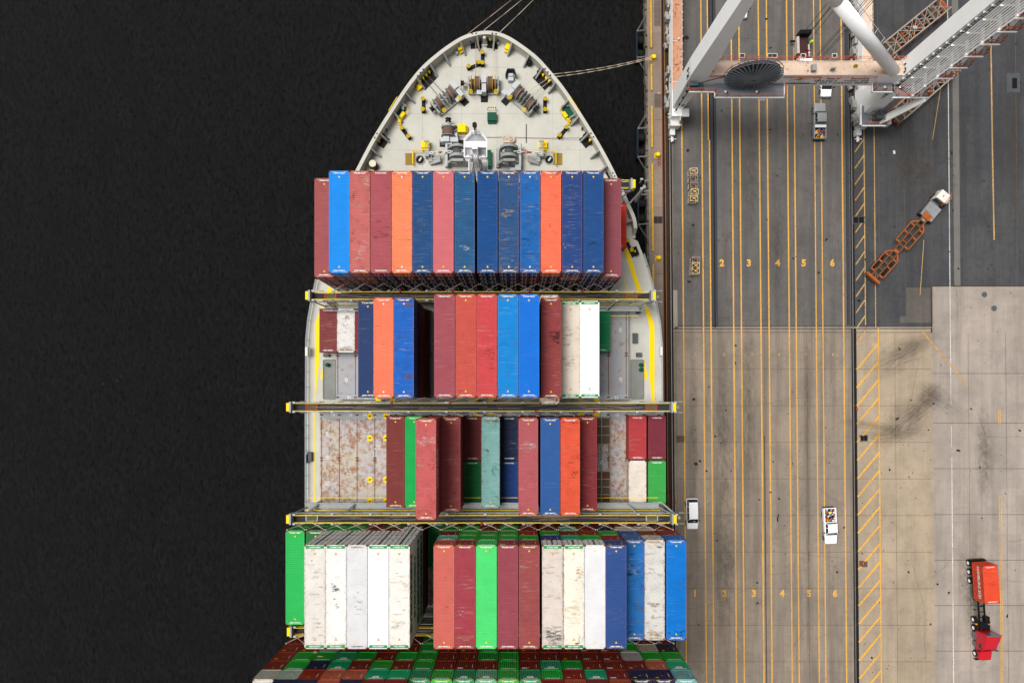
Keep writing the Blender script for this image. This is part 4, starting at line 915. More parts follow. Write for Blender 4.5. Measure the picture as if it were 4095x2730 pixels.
for key, spec in {(1,3): [(.7,5.3,.5,.4,WT,8),(.8,4.9,.4,.5,WW,8),(-.3,2.0,.8,.25,WT,6),(-.8,-1.8,.2,.6,WR,6),(.2,-3.2,.5,.9,WW,8),(.6,-5.4,.7,.5,WT,6),(-.7,3.2,.2,.6,WR,6)], (1,4): [(.5,2.7,.2,.2,WR,4),(.2,-1.2,.9,.9,WR,10),(-.3,-4,.3,.2,WR,3)],
  (1,5): [(.2,-2.15,1.0,.04,WLB,12),(.8,3.9,.15,.4,WLB,5),(0,-4.4,.3,.05,WLB,3),(0,5.6,1.0,.2,WB,8),(-.8,-5.5,.3,.3,WT,6),(.8,-5.6,.3,.2,WT,5)], (1,6): [(-.3,.4,.5,1.1,WBL,22),(.4,.2,.1,.3,WBL,4),(0,-2,.4,.1,WBL,4)], (1,7): [(.4,-.0,.2,.12,WR,3)],
  (1,8): [(.4,2.7,.6,.06,WW,8),(-.5,1.0,.9,.3,WBL,8),(1.0,5.2,.05,.8,WW,8),(.1,-3,.5,.6,WW,6)], (1,9): [(-.4,.3,.4,.2,WBL,5),(.3,.1,.3,.1,WBL,3)], (1,10): [(-.2,4.8,.7,.2,WB,8),(0,1.2,.9,.4,WT,9),(1.05,0,.06,5,WB,30),(-1.0,-5.5,.2,.4,WT,8),(.9,-5.5,.2,.4,WT,8),(.4,-4.6,.3,.2,WW,5),(0,5.7,1.0,.15,WB,8)],
  (1,11): [(.1,.0,.7,1.2,WBL,10),(.0,-2.5,.5,.7,WK,5),(.2,2.3,.5,.2,WB,4),(.9,-5.4,.2,.3,WB,6),(-.9,-5.5,.2,.3,WB,6),(.9,5.3,.2,.3,WT,6)], (1,12): [(.3,5.5,.8,.4,WLB,8),(.0,2.0,.5,.1,WT,4),(.0,-.8,.2,.9,WB,4),(.5,5.4,.3,.2,WW,6)], (1,13): [(-.3,2.4,.8,1.6,WBL,22),(-.9,-2.9,.2,.4,WK,5),(-.9,-3,.15,1.0,WW,6)], (1,14): [(.1,-2.6,.7,.3,WK,4)],
  (2,1): [(0,.6,.9,.2,WT,4),(.2,-1.3,.9,.2,WT,6)], (2,2): [(0,1.5,.5,1.2,WB,16),(0,-2.6,1.1,.25,WB,18),(.6,2.8,.5,.15,WLB,6)], (2,5): [(0,2.65,1.05,.05,WLB,9),(0,.4,.4,.05,WLB,4)], (2,6): [(.4,5.2,.8,.3,WB,14),(-.1,5.7,1.0,.2,WLB,10),(.4,-3.4,.7,.5,WB,14),(1.0,0,.12,3,WBL,20),(-1,0,.1,3,WBL,14)],
  (2,9): [(.2,-.7,.35,.5,WR,10),(.7,-1.3,.3,1.4,WR,10),(.5,4.2,.2,.15,WLB,3),(-.7,5.5,.3,.2,WT,4)], (2,8): [(.4,2.3,.08,.1,WK,2),(-.5,-3.9,.1,.1,WK,2),(-.7,-5.4,.3,.3,WR,4)], (2,10): [(.8,-.0,.35,.2,WB,6),(-.3,-3.4,.4,.3,WBL,5),(0,5.7,1,.15,WB,8),(-1,-5.5,.15,.3,WB,4),(1,-5.4,.1,.4,WB,6)], (2,12): [(.6,1.2,.6,.6,WK,24)],
  (2,13): [(-.4,1.8,.6,2.0,WT,16),(0,-1.5,.7,1.2,WT,10),(0,-3.9,.2,.2,WG,3)], (3,3): [(-.3,-5.2,.6,.4,WB,12),(0,3.5,1,.5,WW,12),(.6,.3,.4,.5,WR,6),(.3,4.6,.3,.15,WR,3),(0,1,1,1.5,WT,8)], (3,4): [(.2,-1.5,.4,2.5,WR,12),(0,.3,.8,.3,WT,5),(.2,-3.4,.4,.2,WLB,5)],
  (3,6): [(.6,-1,.5,.9,W_('grey_teal', (104, 150, 148)),22),(-.4,1.6,.3,.3,WK,7),(0,5.5,1,.25,WB,14),(.4,5.0,.4,.25,WCY,6),(-.7,5.5,.3,.2,WCY,4),(.5,-1.8,.5,.1,WLB,4),(-.3,-2.6,.4,.1,WB,4),(.8,-4.6,.2,.4,WK,4),(0,-5.8,1,.15,WLB,8)], (3,8): [(0,2.6,.9,.5,WW,12)], (3,10): [(.5,-1.1,.35,.4,WLB,12),(.3,-1.4,.6,.05,WK,4),(0,5.5,1,.2,WR,12),(.5,.8,.5,.8,WB,6)], (3,11): [(0,-.5,.8,4.5,WR,20),(-.3,-4.7,.2,.12,WK,6)],
  (4,3): [(.2,3,.6,2.5,WG,14),(0,-2.5,.8,3,WT,12)], (4,4): [(-.2,1.1,.5,.7,WG,20),(-.25,1.0,.3,.35,W_('dark_soot', (100, 100, 100)),9),(0,-.4,.3,1.4,WG,12),(.1,2.3,.5,.15,WT,3)], (4,5): [(.6,2.9,.08,.08,WK,1),(.3,-.6,.6,2,WG,8)], (4,7): [(.2,1,.9,3,WT,14),(0,-3.3,1,.6,WT,8),(.6,5.0,.1,.1,WK,2)],
  (4,9): [(.2,2.2,.4,.15,WR,4),(0,-1.3,.5,.15,WR,3)], (4,10): [(0,1.0,1,.15,WT,5),(-.3,-1.1,.3,.12,WW,3),(.0,-4.9,.9,.25,WT,12),(-.4,-2,.3,.3,WW,4)], (4,12): [(-.85,-5.7,.3,.2,W_('fresh_red', (190, 40, 40)),4)], (4,13): [(.8,5.6,.3,.25,W_('fresh_red', (190, 40, 40)),4),(0,4,.9,1.5,WT,6)],
  (4,14): [(0,-4.6,1.0,.7,W_('mid_soot', (118, 116, 116)),60),(0,2,1,3,WT,10)], (4,15): [(.6,3.0,.4,1.0,WT,30),(0,-1.5,1,1.5,W_('ivory', (238, 222, 190)),30),(.7,-4.8,.3,.5,WG,6),(.4,-5.3,.4,.3,WK,4)], (4,18): [(.6,-1.5,.35,3.4,WBL,50),(.0,2.5,.6,.6,WT,6),(-.3,3,.7,1.5,WK,6),(-.5,-5.0,.3,.2,WK,5)], (4,19): [(.5,5.4,.6,.35,WB,14),(0,-5.3,1,.3,WB,14),(0,0,1,4,WB,14),(-.4,-3.2,.2,.3,WB,5),(0,5.8,1,.1,WLB,8)],
  (4,20): [(0,-5.1,.5,.3,WK,9),(-.8,-5.3,.2,.15,WK,3),(1,1,.1,1.5,WK,5),(0,.4,1,.2,WBL,3)], (4,17): [(.4,-2.8,.5,1.2,WBL,8)]}.items():
    tt, hh_, ll_ = TOP[key]; blemish(tt, hh_, ll_, spec, sum(key))
for j, yy in enumerate((9.25, 3.1)): container(2, 16, 0, 1, -13.4, yy, HZ, 2.55, L2, 'deep shadowed maroon', top(70, 30, 30), .5, first=False, where=('forward' if j == 0 else 'after') + ' one down the gap')  # low dark containers put in so the gap between stacks reads dark
# lettering on container sides
for i, s in enumerate(('',)):
    pass
def side_text(st, size, mat, x, y, z, sx=1.0, parent=None): 
    return text(st, size, mat, .03, 'side_lettering', None, (x, y, z), (R(90), 0, R(90)), sx, .006)
def attach(o, px, ztop, match):
    pass
byloc = {}
for o in COL.objects:
    if o.name.startswith('shipping_container'): byloc[(round(o.location.x, 2), round(o.location.z, 2))] = o
def find(xc, z):
    return min((o for o in COL.objects if o.name.startswith('shipping_container') and abs(o.location.y-find.y) < 1), key=lambda o: abs(o.location.x-xc)*3+abs(o.location.z-z))
for yrow, xc, zt, n, k, st, size, mat, sx in ((Y4, (1555-NX)/s_(32.2)+1.219, 32.2, 6, 0, 'EVERGREEN', 1.75, MARKG, 1.0), (Y4, (1555-NX)/s_(32.2)+1.219, 32.2, 6, 1, 'EVERGREEN', 1.5, MARKG, .95), (Y4, (1555-NX)/s_(32.2)+1.219, 32.2, 6, 2, 'EVERGREEN', 1.9, MARKG, 1.05),
                          (Y4, (1555-NX)/s_(32.2)+1.219, 32.2, 6, 3, 'EVERGREEN', 1.9, MARKG, 1.05), (Y3, (1663-NX)/s_(30.)+1.219, 30.0, 5, 0, 'YANG MING', .95, MARKW, .9)):
    find.y = yrow; h = (zt-HZ)/n; o = find(xc, zt-h*(k+1))
    text(st, size, mat, .03, 'side_lettering', o, (1.224, 0, h*.5), (R(90), 0, R(90)), sx, .006)
# lashing gear rack on row 3, right of the maroon container
def gear_rack(loc, rz, label, cart=False):
    t = thing('gear_rack', label, 'gear rack', loc, rz)
    m = MB()
    for x in (-1.2, 0, 1.2): m.bar((x, -6, .2), (x, 6, .2), .1, .4)
    if cart:
        for x in (-1.2, 1.2): m.bar((x, -6, 1.6), (x, 6, 1.6), .14)
        for y in (-6, -3, 0, 3): m.bar((-1.2, y, 1.6), (1.2, y+3, 1.6), .07); m.bar((1.2, y, 1.6), (-1.2, y+3, 1.6), .07)
    for i, y in enumerate((-6, -4.75, -3.5, -2.25, -1.0, 1.6, 2.7, 3.8, 4.9, 6)): m.bar((-1.2, y, .2), (1.2, y, .2), .1, .4)
    for x in (-1.2, 1.2):
        for y in (-6, 6): m.bar((x, y, 0), (x, y, 1.0 if not cart else 1.6), .16)
    m.build('frame', P('rack_frame', lin(176, 168, 156), .6, dirt=.5, rust=.1), t)
    m = MB(); m.bar((-1.2, -1, .5), (1.2, 1.6, .5), .07); m.bar((1.2, -1, .5), (-1.2, 1.6, .5), .07); m.box((0, .3, .5), (.7, .5, .1), .8); m.build('cross_brace', RAILG, t)
    rr = random.Random(9)
    for y0, y1 in ((-6, -4.75), (-4.75, -3.5), (-3.5, -2.25), (1.6, 2.7), (2.7, 3.8), (3.8, 4.9), (4.9, 6)) if not cart else ((-6, -4.75), (-4.75, -3.5), (3.8, 4.9)):
        for x0 in (-1.15, .05):
            m = MB(); m.bx(x0, x0+1.1, y0+.06, y1-.06, 0, .12)
            for i in range(60):
                m.box((x0+rr.uniform(.1, 1.0), rr.uniform(y0+.15, y1-.15), rr.uniform(.15, .3)), (rr.uniform(.08, .2), rr.uniform(.06, .14), .1), rr.uniform(0, 3))
            m.build('twistlock_bin', GRAVEL if rr.random() < .85 else RUSTY, t)
    return t
x, y, _ = at(2400, 1838, HZ+.2); gear_rack((x+.2, y, HZ), math.pi, 'steel rack of twistlock bins on the hatch beside the deep maroon container')

# ---------------------------------------------------------------- forecastle gear (bolted to the deck: parts of the ship)
def D(px, py, z=DZ): return at(px, py, z)
def spart(mb, name, mat, parent=None, T=None, smooth=False):
    me = mb.mesh(name, mat)
    if smooth: me.shade_smooth()
    o = put(name, me); o.parent = parent or ship
    if parent is None:
        o.matrix_parent_inverse = Matrix.Translation((4.5, 0, 0))
        if T is not None: o.matrix_basis = T
    return o
def TM(px, py, ang=0, z=DZ): return Matrix.Translation(D(px, py, z)) @ Matrix.Rotation(R(ang), 4, 'Z')
def winch(px, py, ang, flanges, ropes, gear, head, wheels, h=1.0):
    T = TM(px, py, ang) @ Matrix.Diagonal((1.12, 1.18, 1.15, 1)); m = MB()
    x0, x1 = flanges[0]-.35, flanges[-1]+.35
    m.bx(x0, x1, -1.05, -.9, .05, .3); m.bx(x0, x1, .75, .9, .0, .2); m.cyl((min(x0, head), 0, h), (max(x1, head), 0, h), .12)
    for x in (x0, x1): m.bx(x-.1, x+.1, -.95, .8, 0, h+.12); m.bar((x, -.2, h+.3), (x, -1.05, .4), .12)
    base = spart(m, 'mooring_winch', GREY, None, T)
    m = MB(); m.bx(gear-.45, gear+.45, -1.9, 1.15, 0, .06); spart(m, 'winch_bed', BLK, base)
    m = MB(); m.bx(gear-.28, gear+.28, -1.2, .95, .15, 1.35); m.bx(gear-.33, gear+.33, -.15, .6, 1.35, 1.6); m.bx(gear-.95, gear-.3, -1.3, -.75, .9, .95); spart(m, 'gearbox', P('gear_grey', lin(196, 200, 202), .5, dirt=.15), base)
    for x in flanges:
        m = MB(); m.cyl((x-.025, 0, h), (x+.025, 0, h), .86, n=28); spart(m, 'flange', YELD if head < -2.4 and abs(ang) < 5 else GREY, base)
    for a, c, r in ropes:
        m = MB(); k = max(4, int((c-a)/.09))
        for i in range(k): u = a+(c-a)*i/k; m.cyl((u, 0, h), (u+(c-a)/k*.9, 0, h), r*(1 if i % 2 else .96), n=20)
        spart(m, 'wound_rope', ROPED, base)
    m = MB(); hx = .28 if head > 0 else -.28
    m.cyl((head, 0, h), (head+hx, 0, h), .28, n=16); m.cyl((head-hx*.1, 0, h), (head, 0, h), .38, n=16); m.cyl((head+hx, 0, h), (head+hx*1.25, 0, h), .38, n=16); spart(m, 'warping_head', BLK, base)
    for x in wheels:
        m = MB(); m.ring((x, -1.15, 1.35), .24, .035); m.bar((x-.24, -1.15, 1.35), (x+.24, -1.15, 1.35), .05); m.bar((x, -1.39, 1.35), (x, -.91, 1.35), .05); m.cyl((x, -1.15, .2), (x, -1.15, 1.35), .03); spart(m, 'hand_wheel', YEL, base)
winch(1937, 348, 0, (-1.6, -1.15, -.55, .5, 1.08, 1.45), ((-1.6, -1.15, .45), (-1.12, -.58, .78), (.52, 1.06, .78), (1.1, 1.44, .45)), 0, -2.6, (-1.7, 1.55))
winch(1792, 400, 40, (-1.75, -1.1, -.6, -.1, .4, .95), ((-1.72, -1.12, .7), (-.1, .4, .5), (.42, .93, .74)), 1.45, -2.35, (-1.5, 1.0))
winch(2088, 400, -42, (-.95, -.4, .1, .6, 1.1, 1.75), ((-.93, -.42, .74), (-.4, .1, .5), (1.12, 1.72, .7)), -1.45, 2.2, (-1.0, 1.4))
winch(1796, 540, 90, (-.55, .5), ((-.5, .45, .72),), -1.1, 1.35, ())
def windlass(px, py, mir):
    T = TM(px, py, 0) @ Matrix.Diagonal((1.06, 1.35, 1.3, 1)); m = MB()
    m.bx(-1.7, 1.7, -.95, -.75, .1, .5); m.bx(-1.75, -1.35, -1.1, .9, 0, .5); m.bx(1.35, 1.75, -1.1, .9, 0, .5)
    m.bar((-1.6, -.8, .4), (-.7, -.8, 1.7), .28, .3); m.bar((1.6, -.8, .4), (.7, -.8, 1.7), .28, .3); m.bar((-.75, -.8, 1.7), (.75, -.8, 1.7), .28, .3); m.bar((0, -.8, .3), (0, -.8, 1.7), .14)
    base = spart(m, 'anchor_windlass', GREY, None, T)
    m = MB(); m.cyl((0, -.45, 1.05), (0, -.15, 1.05), 1.15, n=32); m.cyl((0, .5, 1.05), (0, .75, 1.05), 1.25, n=32); m.cyl((0, -.9, 1.05), (0, .9, 1.05), .16); spart(m, 'brake_drum', GREY, base)
    m = MB(); m.cyl((0, -.15, 1.05), (0, .5, 1.05), .8, n=20); spart(m, 'chain_wheel', DKGREY, base)
    m = MB(); m.bx(mir*1.2-.4, mir*1.2+.4, *((1.1, 1.7) if mir < 0 else (-1.6, -1.0)), .1, 1.0); m.cyl((mir*1.5, 1.2, .9), (mir*1.5, -1.2, .9), .2); m.bx(mir*.6-.5, mir*.6+.5, *((1.6, 2.4) if mir < 0 else (-2.1, -1.3)), 0, .8); spart(m, 'drive_motor', P('gear_grey', lin(196, 200, 202)), base)
windlass(1834, 632, -1); windlass(2036, 632, 1)
for i, (x0, x1, red) in enumerate(((1716, 1852, 1758), (2012, 2168, 2112))):
    z = DZ+2.1; a, c = D(x0, 604, z), D(x1, 604, z); a.z -= .8 if i == 0 else 0; c.z -= .8 if i else 0; k = 11
    ch = None
    for j in range(k):
        m = MB(); p = a.lerp(c, (j+.5)/k); d = (c-a).normalized(); q = Vector((0,0,1)) if j % 2 else Vector((0,1,0)); pts = []
        for u in range(11): t = 2*math.pi*u/10; pts.append(p+d*math.cos(t)*.3+q*math.sin(t)*.17)
        m.tube(pts, .075, 6); px = x0+(x1-x0)*(j+.5)/k
        if ch is None: ch = spart(m, 'anchor_chain', WHITE)
        else:
            o = put('chain_link', m.mesh('chain_link', REDP if abs(px-red) < 8 else WHITE), ch)
    s = -1 if i == 0 else 1; hx = 1680 if i == 0 else 2196
    m = MB(); x, y, _ = D(hx, 640); m.k = 0; m.cyl((x, y, DZ), (x, y, DZ+.12), .72, n=24); m.k = 1; m.cyl((x, y, DZ+.12), (x, y, DZ+.13), .58, n=24); m.k = 2
    m.cyl((x-.1, y-.2, DZ+.14), (x+.25, y+.25, DZ+.3), .14, n=8)
    sb(m, 'hawse_pipe', [GREY, RUBBER, WHITE])
    m = MB()
    for zz in (.55, 1.05):
        pp = [(x+s*.95, y-.9), (x+s*.95, y+1.1), (x-s*.5, y+1.1)]
        for u, v in zip(pp, pp[1:]): m.bar((*u, DZ+zz), (*v, DZ+zz), .06)
    for u in pp: m.bar((*u, DZ), (*u, DZ+1.05), .06)
    sb(m, 'safety_rail', YEL)
    m = MB(); gx = x-s*1.15; m.bx(gx-.28, gx+.28, y+.1, y+1.0, DZ, DZ+1.3); m.bar((gx-.25, y+.9, DZ+1.2), (gx-.1, y+2.1, DZ+1.6), .12); m.bar((gx+.25, y+.9, DZ+1.2), (gx+.1, y+2.1, DZ+1.6), .12); m.bx(gx-.35, gx+.35, y+2.0, y+2.25, DZ+1.5, DZ+1.7)
    m.bx(gx-s*.4-.25, gx-s*.4+.25, y-.5, y+.7, DZ, DZ+.7); m.bar((gx-s*.3, y-.6, DZ+.3), (gx-s*1.9, y-.3, DZ+.9), .5, .25); m.bar((gx-s*.3, y-.1, DZ+.3), (gx-s*1.9, y+.1, DZ+.9), .3, .25); sb(m, 'chain_stopper', GREY)
    m = MB(); mxx = (1621, 1660) if i == 0 else (2212, 2249); a = D(mxx[0], 661); c = D(mxx[1], 613); m.bx(a.x, c.x, a.y, c.y, DZ, DZ+.02)
    nn = int((c.x-a.x)/.16)
    for j in range(nn): m.bx(a.x+j*.16+.02, a.x+j*.16+.09, a.y+.05, c.y-.05, DZ+.02, DZ+.04)
    sb(m, 'deck_mat', P('ochre_mat', lin(158, 132, 70), .9, dirt=.3))
def bitts(px, py, ang, L=1.5):
    T = TM(px, py, ang); m = MB(); m.bx(-.26, .26, -L/2-.3, L/2+.3, 0, .12); b0 = spart(m, 'mooring_bitts', BLK, None, T)
    for s in (-1, 1):
        m = MB(); m.k = 0; m.cyl((0, s*L/2, .1), (0, s*L/2, .8), .24, n=18); m.cyl((0, s*L/2, .8), (0, s*L/2, .88), .31, n=18); m.k = 1; 
        for j in range(-2, 3):
            w_ = math.sqrt(.3**2-(j*.115)**2); m.bx(j*.115-.028, j*.115+.028, s*L/2-w_, s*L/2+w_, .88, .9)
        spart(m, 'bitt_post', [BLK, YEL], b0)
for a in ((1694, 426, 0), (1624, 536, 38), (1895, 268, -68), (1930, 241, 0), (2179, 426, 0), (2250, 533, -40), (2514, 985, 25)): bitts(*a)
def fairlead(px, py, ang, w0=1.5, d0=1.35, n=2):
    T = TM(px, py, ang); m = MB(); m.bx(-w0/2, w0/2, -d0/2, d0/2, 0, .1); m.bx(-w0/2, w0/2, d0/2-.35, d0/2-.05, 0, 1.1); m.bx(-w0/2, -w0/2+.12, -d0*.1, d0/2, 0, .9); m.bx(w0/2-.12, w0/2, -d0*.1, d0/2, 0, .9)
    b0 = spart(m, 'roller_fairlead', BLK, None, T)
    for j in range(n):
        x = -w0*.5+w0*(j+.5)/n; m = MB(); m.cyl((x, .15, .1), (x, .15, .75), .15, n=12); m.cyl((x, .15, .75), (x, .15, .82), .17, n=12); spart(m, 'roller', YEL, b0, None, True)
for a in ((1903, 172, 4, 1.6, 1.7), (1971, 172, -8, 1.6, 1.7), (1704, 318, 46, 2.5, 2.0, 4), (2174, 318, -46, 2.5, 2.0, 4), (1527, 563, 55, 1.6, 1.7), (2347, 562, -52, 1.6, 1.7), (2534, 1010, -68, 1.2, 1.0, 1), (2438, 700, -62, 1.2, .8, 2)): fairlead(*a)
def dbox(name, mat, *lst):
    for px, py, ang, w0, d0, hh in lst:
        m = MB(); m.bx(-w0/2, w0/2, -d0/2, d0/2, 0, hh); m.bx(-w0/2+.06, w0/2-.06, -d0/2-.25, -d0/2, 0, hh*.55); m.bx(-w0/2-.02, w0/2+.02, -d0/2-.02, d0/2+.02, hh-.04, hh+.012); spart(m, name, mat, None, TM(px, py, ang))
dbox('step_platform', YEL, (1842, 200, 28, .8, .75, .9), (2033, 200, -22, .8, .75, .9), (1679, 352, -48, .7, .6, .6), (1848, 522, 90, 1.1, 1.1, .9), (1704, 584, 0, 1.15, .95, .7), (2170, 584, 0, 1.15, .95, .7),
     (1612, 466, -35, .45, .8, .7), (1601, 488, 0, .42, .5, .6), (2258, 466, 35, .45, .8, .7), (2274, 488, 0, .42, .5, .6), (1493, 681, 0, .4, .3, .4))
dbox('green_hatch', GREEN, (1968, 474, 0, 1.3, 1.15, .7), (1957, 640, 0, .55, 2.3, .8))
m = MB(); x, y, _ = D(1967, 441)
for i in range(8): m.k = i % 2; m.bx(x-.64+i*.16, x-.48+i*.16, y-.05, y+.05, DZ+.85, DZ+.97)
m.k = 1; m.bx(x-.62, x-.56, y-.04, y+.04, DZ, DZ+.85); m.bx(x+.56, x+.62, y-.04, y+.04, DZ, DZ+.85); sb(m, 'warning_bar', [YEL, BLK])
m = MB(); x, y, _ = D(2043, 308); m.bx(x-.38, x+.38, y-.9, y+.1, DZ, DZ+.8); m.bx(x-.3, x+.3, y-.35, y+.05, DZ+.8, DZ+1.0); sb(m, 'control_stand', P('gear_grey', lin(196, 200, 202)))
m = MB()
for a, c in (((-.75, -.3), (-.5, .45)), ((-.5, .45), (.5, .45)), ((.5, .45), (.75, -.3))): m.bar((x+a[0], y+a[1], DZ+.8), (x+c[0], y+c[1], DZ+.8), .06, 1.5)
sb(m, 'wind_shield', DKGREY)
m = MB(); x, y, _ = D(2117, 260); m.cyl((x,y,DZ), (x,y,DZ+.8), .32, n=8); m.cyl((x,y,DZ+.8), (x,y,DZ+.95), .36, .2, n=16); sb(m, 'mushroom_vent', BLK)
m = MB(); x, y, _ = D(1497, 668); m.k = 0; m.cyl((x,y,DZ), (x,y,DZ+.8), .62, .66, n=6); m.k = 1; m.cyl((x,y+.1,DZ+.1), (x,y+.1,DZ+1.2), .45, n=20); m.cyl((x,y+.1,DZ+1.2), (x,y+.1,DZ+1.26), .5, n=20); sb(m, 'vent_drum', [BLK, P('drum_cream', lin(228, 222, 196), .6)])
m = MB(); x, y, _ = D(2104, 535); m.bar((x, y-1.35, DZ+.1), (x, y+1.35, DZ+.1), .09); sb(m, 'crowbar', BLK)
# pilot platforms in port and starboard bulwark
for px, py, ang in ((1596, 449, -32), (2278, 449, 32)):
    T = TM(px, py, ang); m = MB(); m.bx(-.75, .75, -1.0, 1.0, 0, .35); b0 = spart(m, 'pilot_platform', GREEN, None, T)
    m = MB()
    for y in (-1.0, 1.0):
        for z in (.7, 1.2): m.bar((-.8, y, z), (.8, y, z), .07)
        for xx in (-.8, .8): m.bar((xx, y, .0), (xx, y, 1.25), .07)
    m.cyl((-.1, .8, .6), (.5, .8, .6), .2); m.cyl((.2, .55, .6), (.6, .55, .6), .16); spart(m, 'platform_rail', RAILG, b0)
    m = MB(); s = 1 if ang < 0 else -1
    for j in range(4): m.bar((s*.95, .2+j*.2, .4+j*.15), (s*1.3, .2+j*.2, .4+j*.15), .07)
    m.bar((s*.6, -1.1, .9), (s*1.1, -1.1, .9), .1); m.bar((-s*.62, 1.15, 2.06), (-s*.62, -1.15, 2.06), .08); spart(m, 'ladder', YEL, b0)
# rope coils, tyres
m = MB(); rr = random.Random(2); x, y, _ = D(2031, 566)
for k in range(26):
    cx, cy, r = x+rr.uniform(-.4, .4), y+.15+rr.uniform(-.3, .3), rr.uniform(.3, .62); pts = [Vector((cx+math.cos(t/6*math.pi)*r*1.15, cy+math.sin(t/6*math.pi)*r*.8, DZ+.1+k*.02+rr.uniform(0, .05))) for t in range(13)]
    m.tube(pts, .06, 5)
sb(m, 'coiled_rope', ROPE)
m = MB(); m.k = 0
for k in range(10):
    r = .3+k*.025; pts = [Vector((x+.0+math.cos(t/6*math.pi)*r*1.5, y-1.35+math.sin(t/6*math.pi)*r*.8, DZ+.1+k*.02)) for t in range(13)]; m.tube(pts, .045, 5)
sb(m, 'coiled_rope', ROPE)
for px, py in ((1667, 348), (2210, 345), (1545, 519), (2330, 515)):
    m = MB(); m.ring((0, 0, .3), .26, .1, 14, 'X'); spart(m, 'hung_tyre', RUBBER, None, TM(px, py, 35 if px < 1900 else -35))
m = MB()
for px, py, c in ((1878, 178, 0), (1992, 178, 0), (1501, 616, 0), (2375, 628, 0), (1828, 219, 0)): x, y, _ = D(px, py); m.box((x, y, DZ+.35), (.3, .35, .5), .3)
sb(m, 'valve_box', P('pale_blue_box', lin(165, 190, 200), .5))
m = MB()
for px, py in ((1888,132),(1904,131),(1969,131),(1984,133),(1691,275),(1680,288),(1669,301),(2181,273),(2192,286),(2203,299),(1506,532),(1497,548),(2365,531),(2375,546),(2453,690),(2461,703)):
    x, y, _ = at(px, py, BW); v = (Vector((-4.5, 18))-Vector((x, y))).normalized()*.12; m.cyl((x+v.x, y+v.y, BW), (x+v.x, y+v.y, BW+.012), .12, n=12)
sb(m, 'bulwark_hole', BLK)
m = MB(); x, y, _ = at(1937, 150, BW); m.cyl((x, y-.1, DZ), (x, y-.1, BW+.2), .2, n=14); m.bar((x-.4, y-.9, DZ+1.6), (x+.4, y-.9, DZ+1.6), .1); sb(m, 'jack_staff_base', DECK)
m = MB()
for px in (1500, 1690, 1846, 1988, 2210, 2320): x, y, _ = D(px, 300); m.bx(x-.012, x+.012, 33, {1500: 36.5, 2320: 37, 1690: 45.5, 2210: 44}.get(px, 50.5), DZ+.0, DZ+.012)
for py in (270, 455, 600): x, y, _ = D(1940, py); hwid = {270: 6.5, 455: 13, 600: 16.5}[py]; m.bx(x-hwid, x+hwid, y-.012, y+.012, DZ, DZ+.012)
sb(m, 'deck_weld_seam', P('seam_grey', lin(160, 158, 148), .7))
# foremast
m = MB(); m.T = Matrix.Translation((-5.15, 0, 0))
m.bx(-.35, .35, 31.3, 32.2, DZ, 26.2); m.k = 1; m.bx(-1.45, 1.45, 30.7, 33.0, 23.95, 24.05); m.prism([(-1.45, 33.0), (1.45, 33.0), (.55, 34.0), (-.55, 34.0)], 23.95, 24.05)
m.bx(-1.3, 1.3, 29.9, 32.6, 17.5, 17.6); m.k = 0; m.bx(-1.4, 1.4, 32.1, 32.9, 24.05, 24.5); m.bx(-.16, .16, 34.0, 34.3, 24, 26.3)
m.bar((-1.3, 31, DZ), (-.3, 31.7, 22), .25); m.bar((1.3, 31, DZ), (.3, 31.7, 22), .25)
mast = sb(m, 'foremast', [P('mast_white', lin(255, 255, 255), .5, dirt=.05), P('mast_floor', lin(176, 178, 182), .6, dirt=.4, dsc=3)]); MW = P('mast_white', lin(240, 240, 242))
m = MB(); pp = [(-1.45, 30.7), (-1.45, 33.0), (-.55, 34.0), (.55, 34.0), (1.45, 33.0), (1.45, 30.7), (-1.45, 30.7)]
for z in (24.5, 25.0):
    for a, c in zip(pp, pp[1:]): m.bar((a[0]-5.15, a[1], z), (c[0]-5.15, c[1], z), .08)
for a in pp: m.bar((a[0]-5.15, a[1], 24), (a[0]-5.15, a[1], 25.0), .05)
for z in (18.1, 18.6):
    for a, c in (((-1.3, 29.9), (-1.3, 32.6)), ((1.3, 29.9), (1.3, 32.6))): m.bar((a[0]-5.15, a[1], z), (c[0]-5.15, c[1], z), .05)
spart(m, 'mast_rail', MW, mast)
m = MB()
for i in range(34):
    z = DZ+.6+i*.35; m.bar((-5.5, 30.6, z), (-4.8, 30.6, z), .07)
for x in (-5.52, -4.78): m.bar((x, 30.6, DZ), (x, 30.6, 26.5), .1)
for i in range(12):
    z = DZ+2.5+i*1.0; pts = [Vector((-5.15+.38*math.cos(t*math.pi/6), 30.6-.35*math.sin(t*math.pi/6)*1.3+.15, z)) for t in range(7)]; m.tube(pts, .022, 4)
spart(m, 'mast_ladder', MW, mast)
m = MB(); m.cyl((-5.15, 34.2, 26.2), (-5.15, 34.2, 26.7), .3, n=14); m.cyl((-5.15, 33.6, 26.4), (-5.15, 34.1, 26.5), .1); spart(m, 'mast_lamp', BLK, mast)
for s in (-1, 1):
    m = MB(); m.cyl((-5.15+s*1.0, 31.0, 24.2), (-5.15+s*1.0, 30.6, 24.6), .28, .34, n=14); spart(m, 'floodlight', MW, mast)

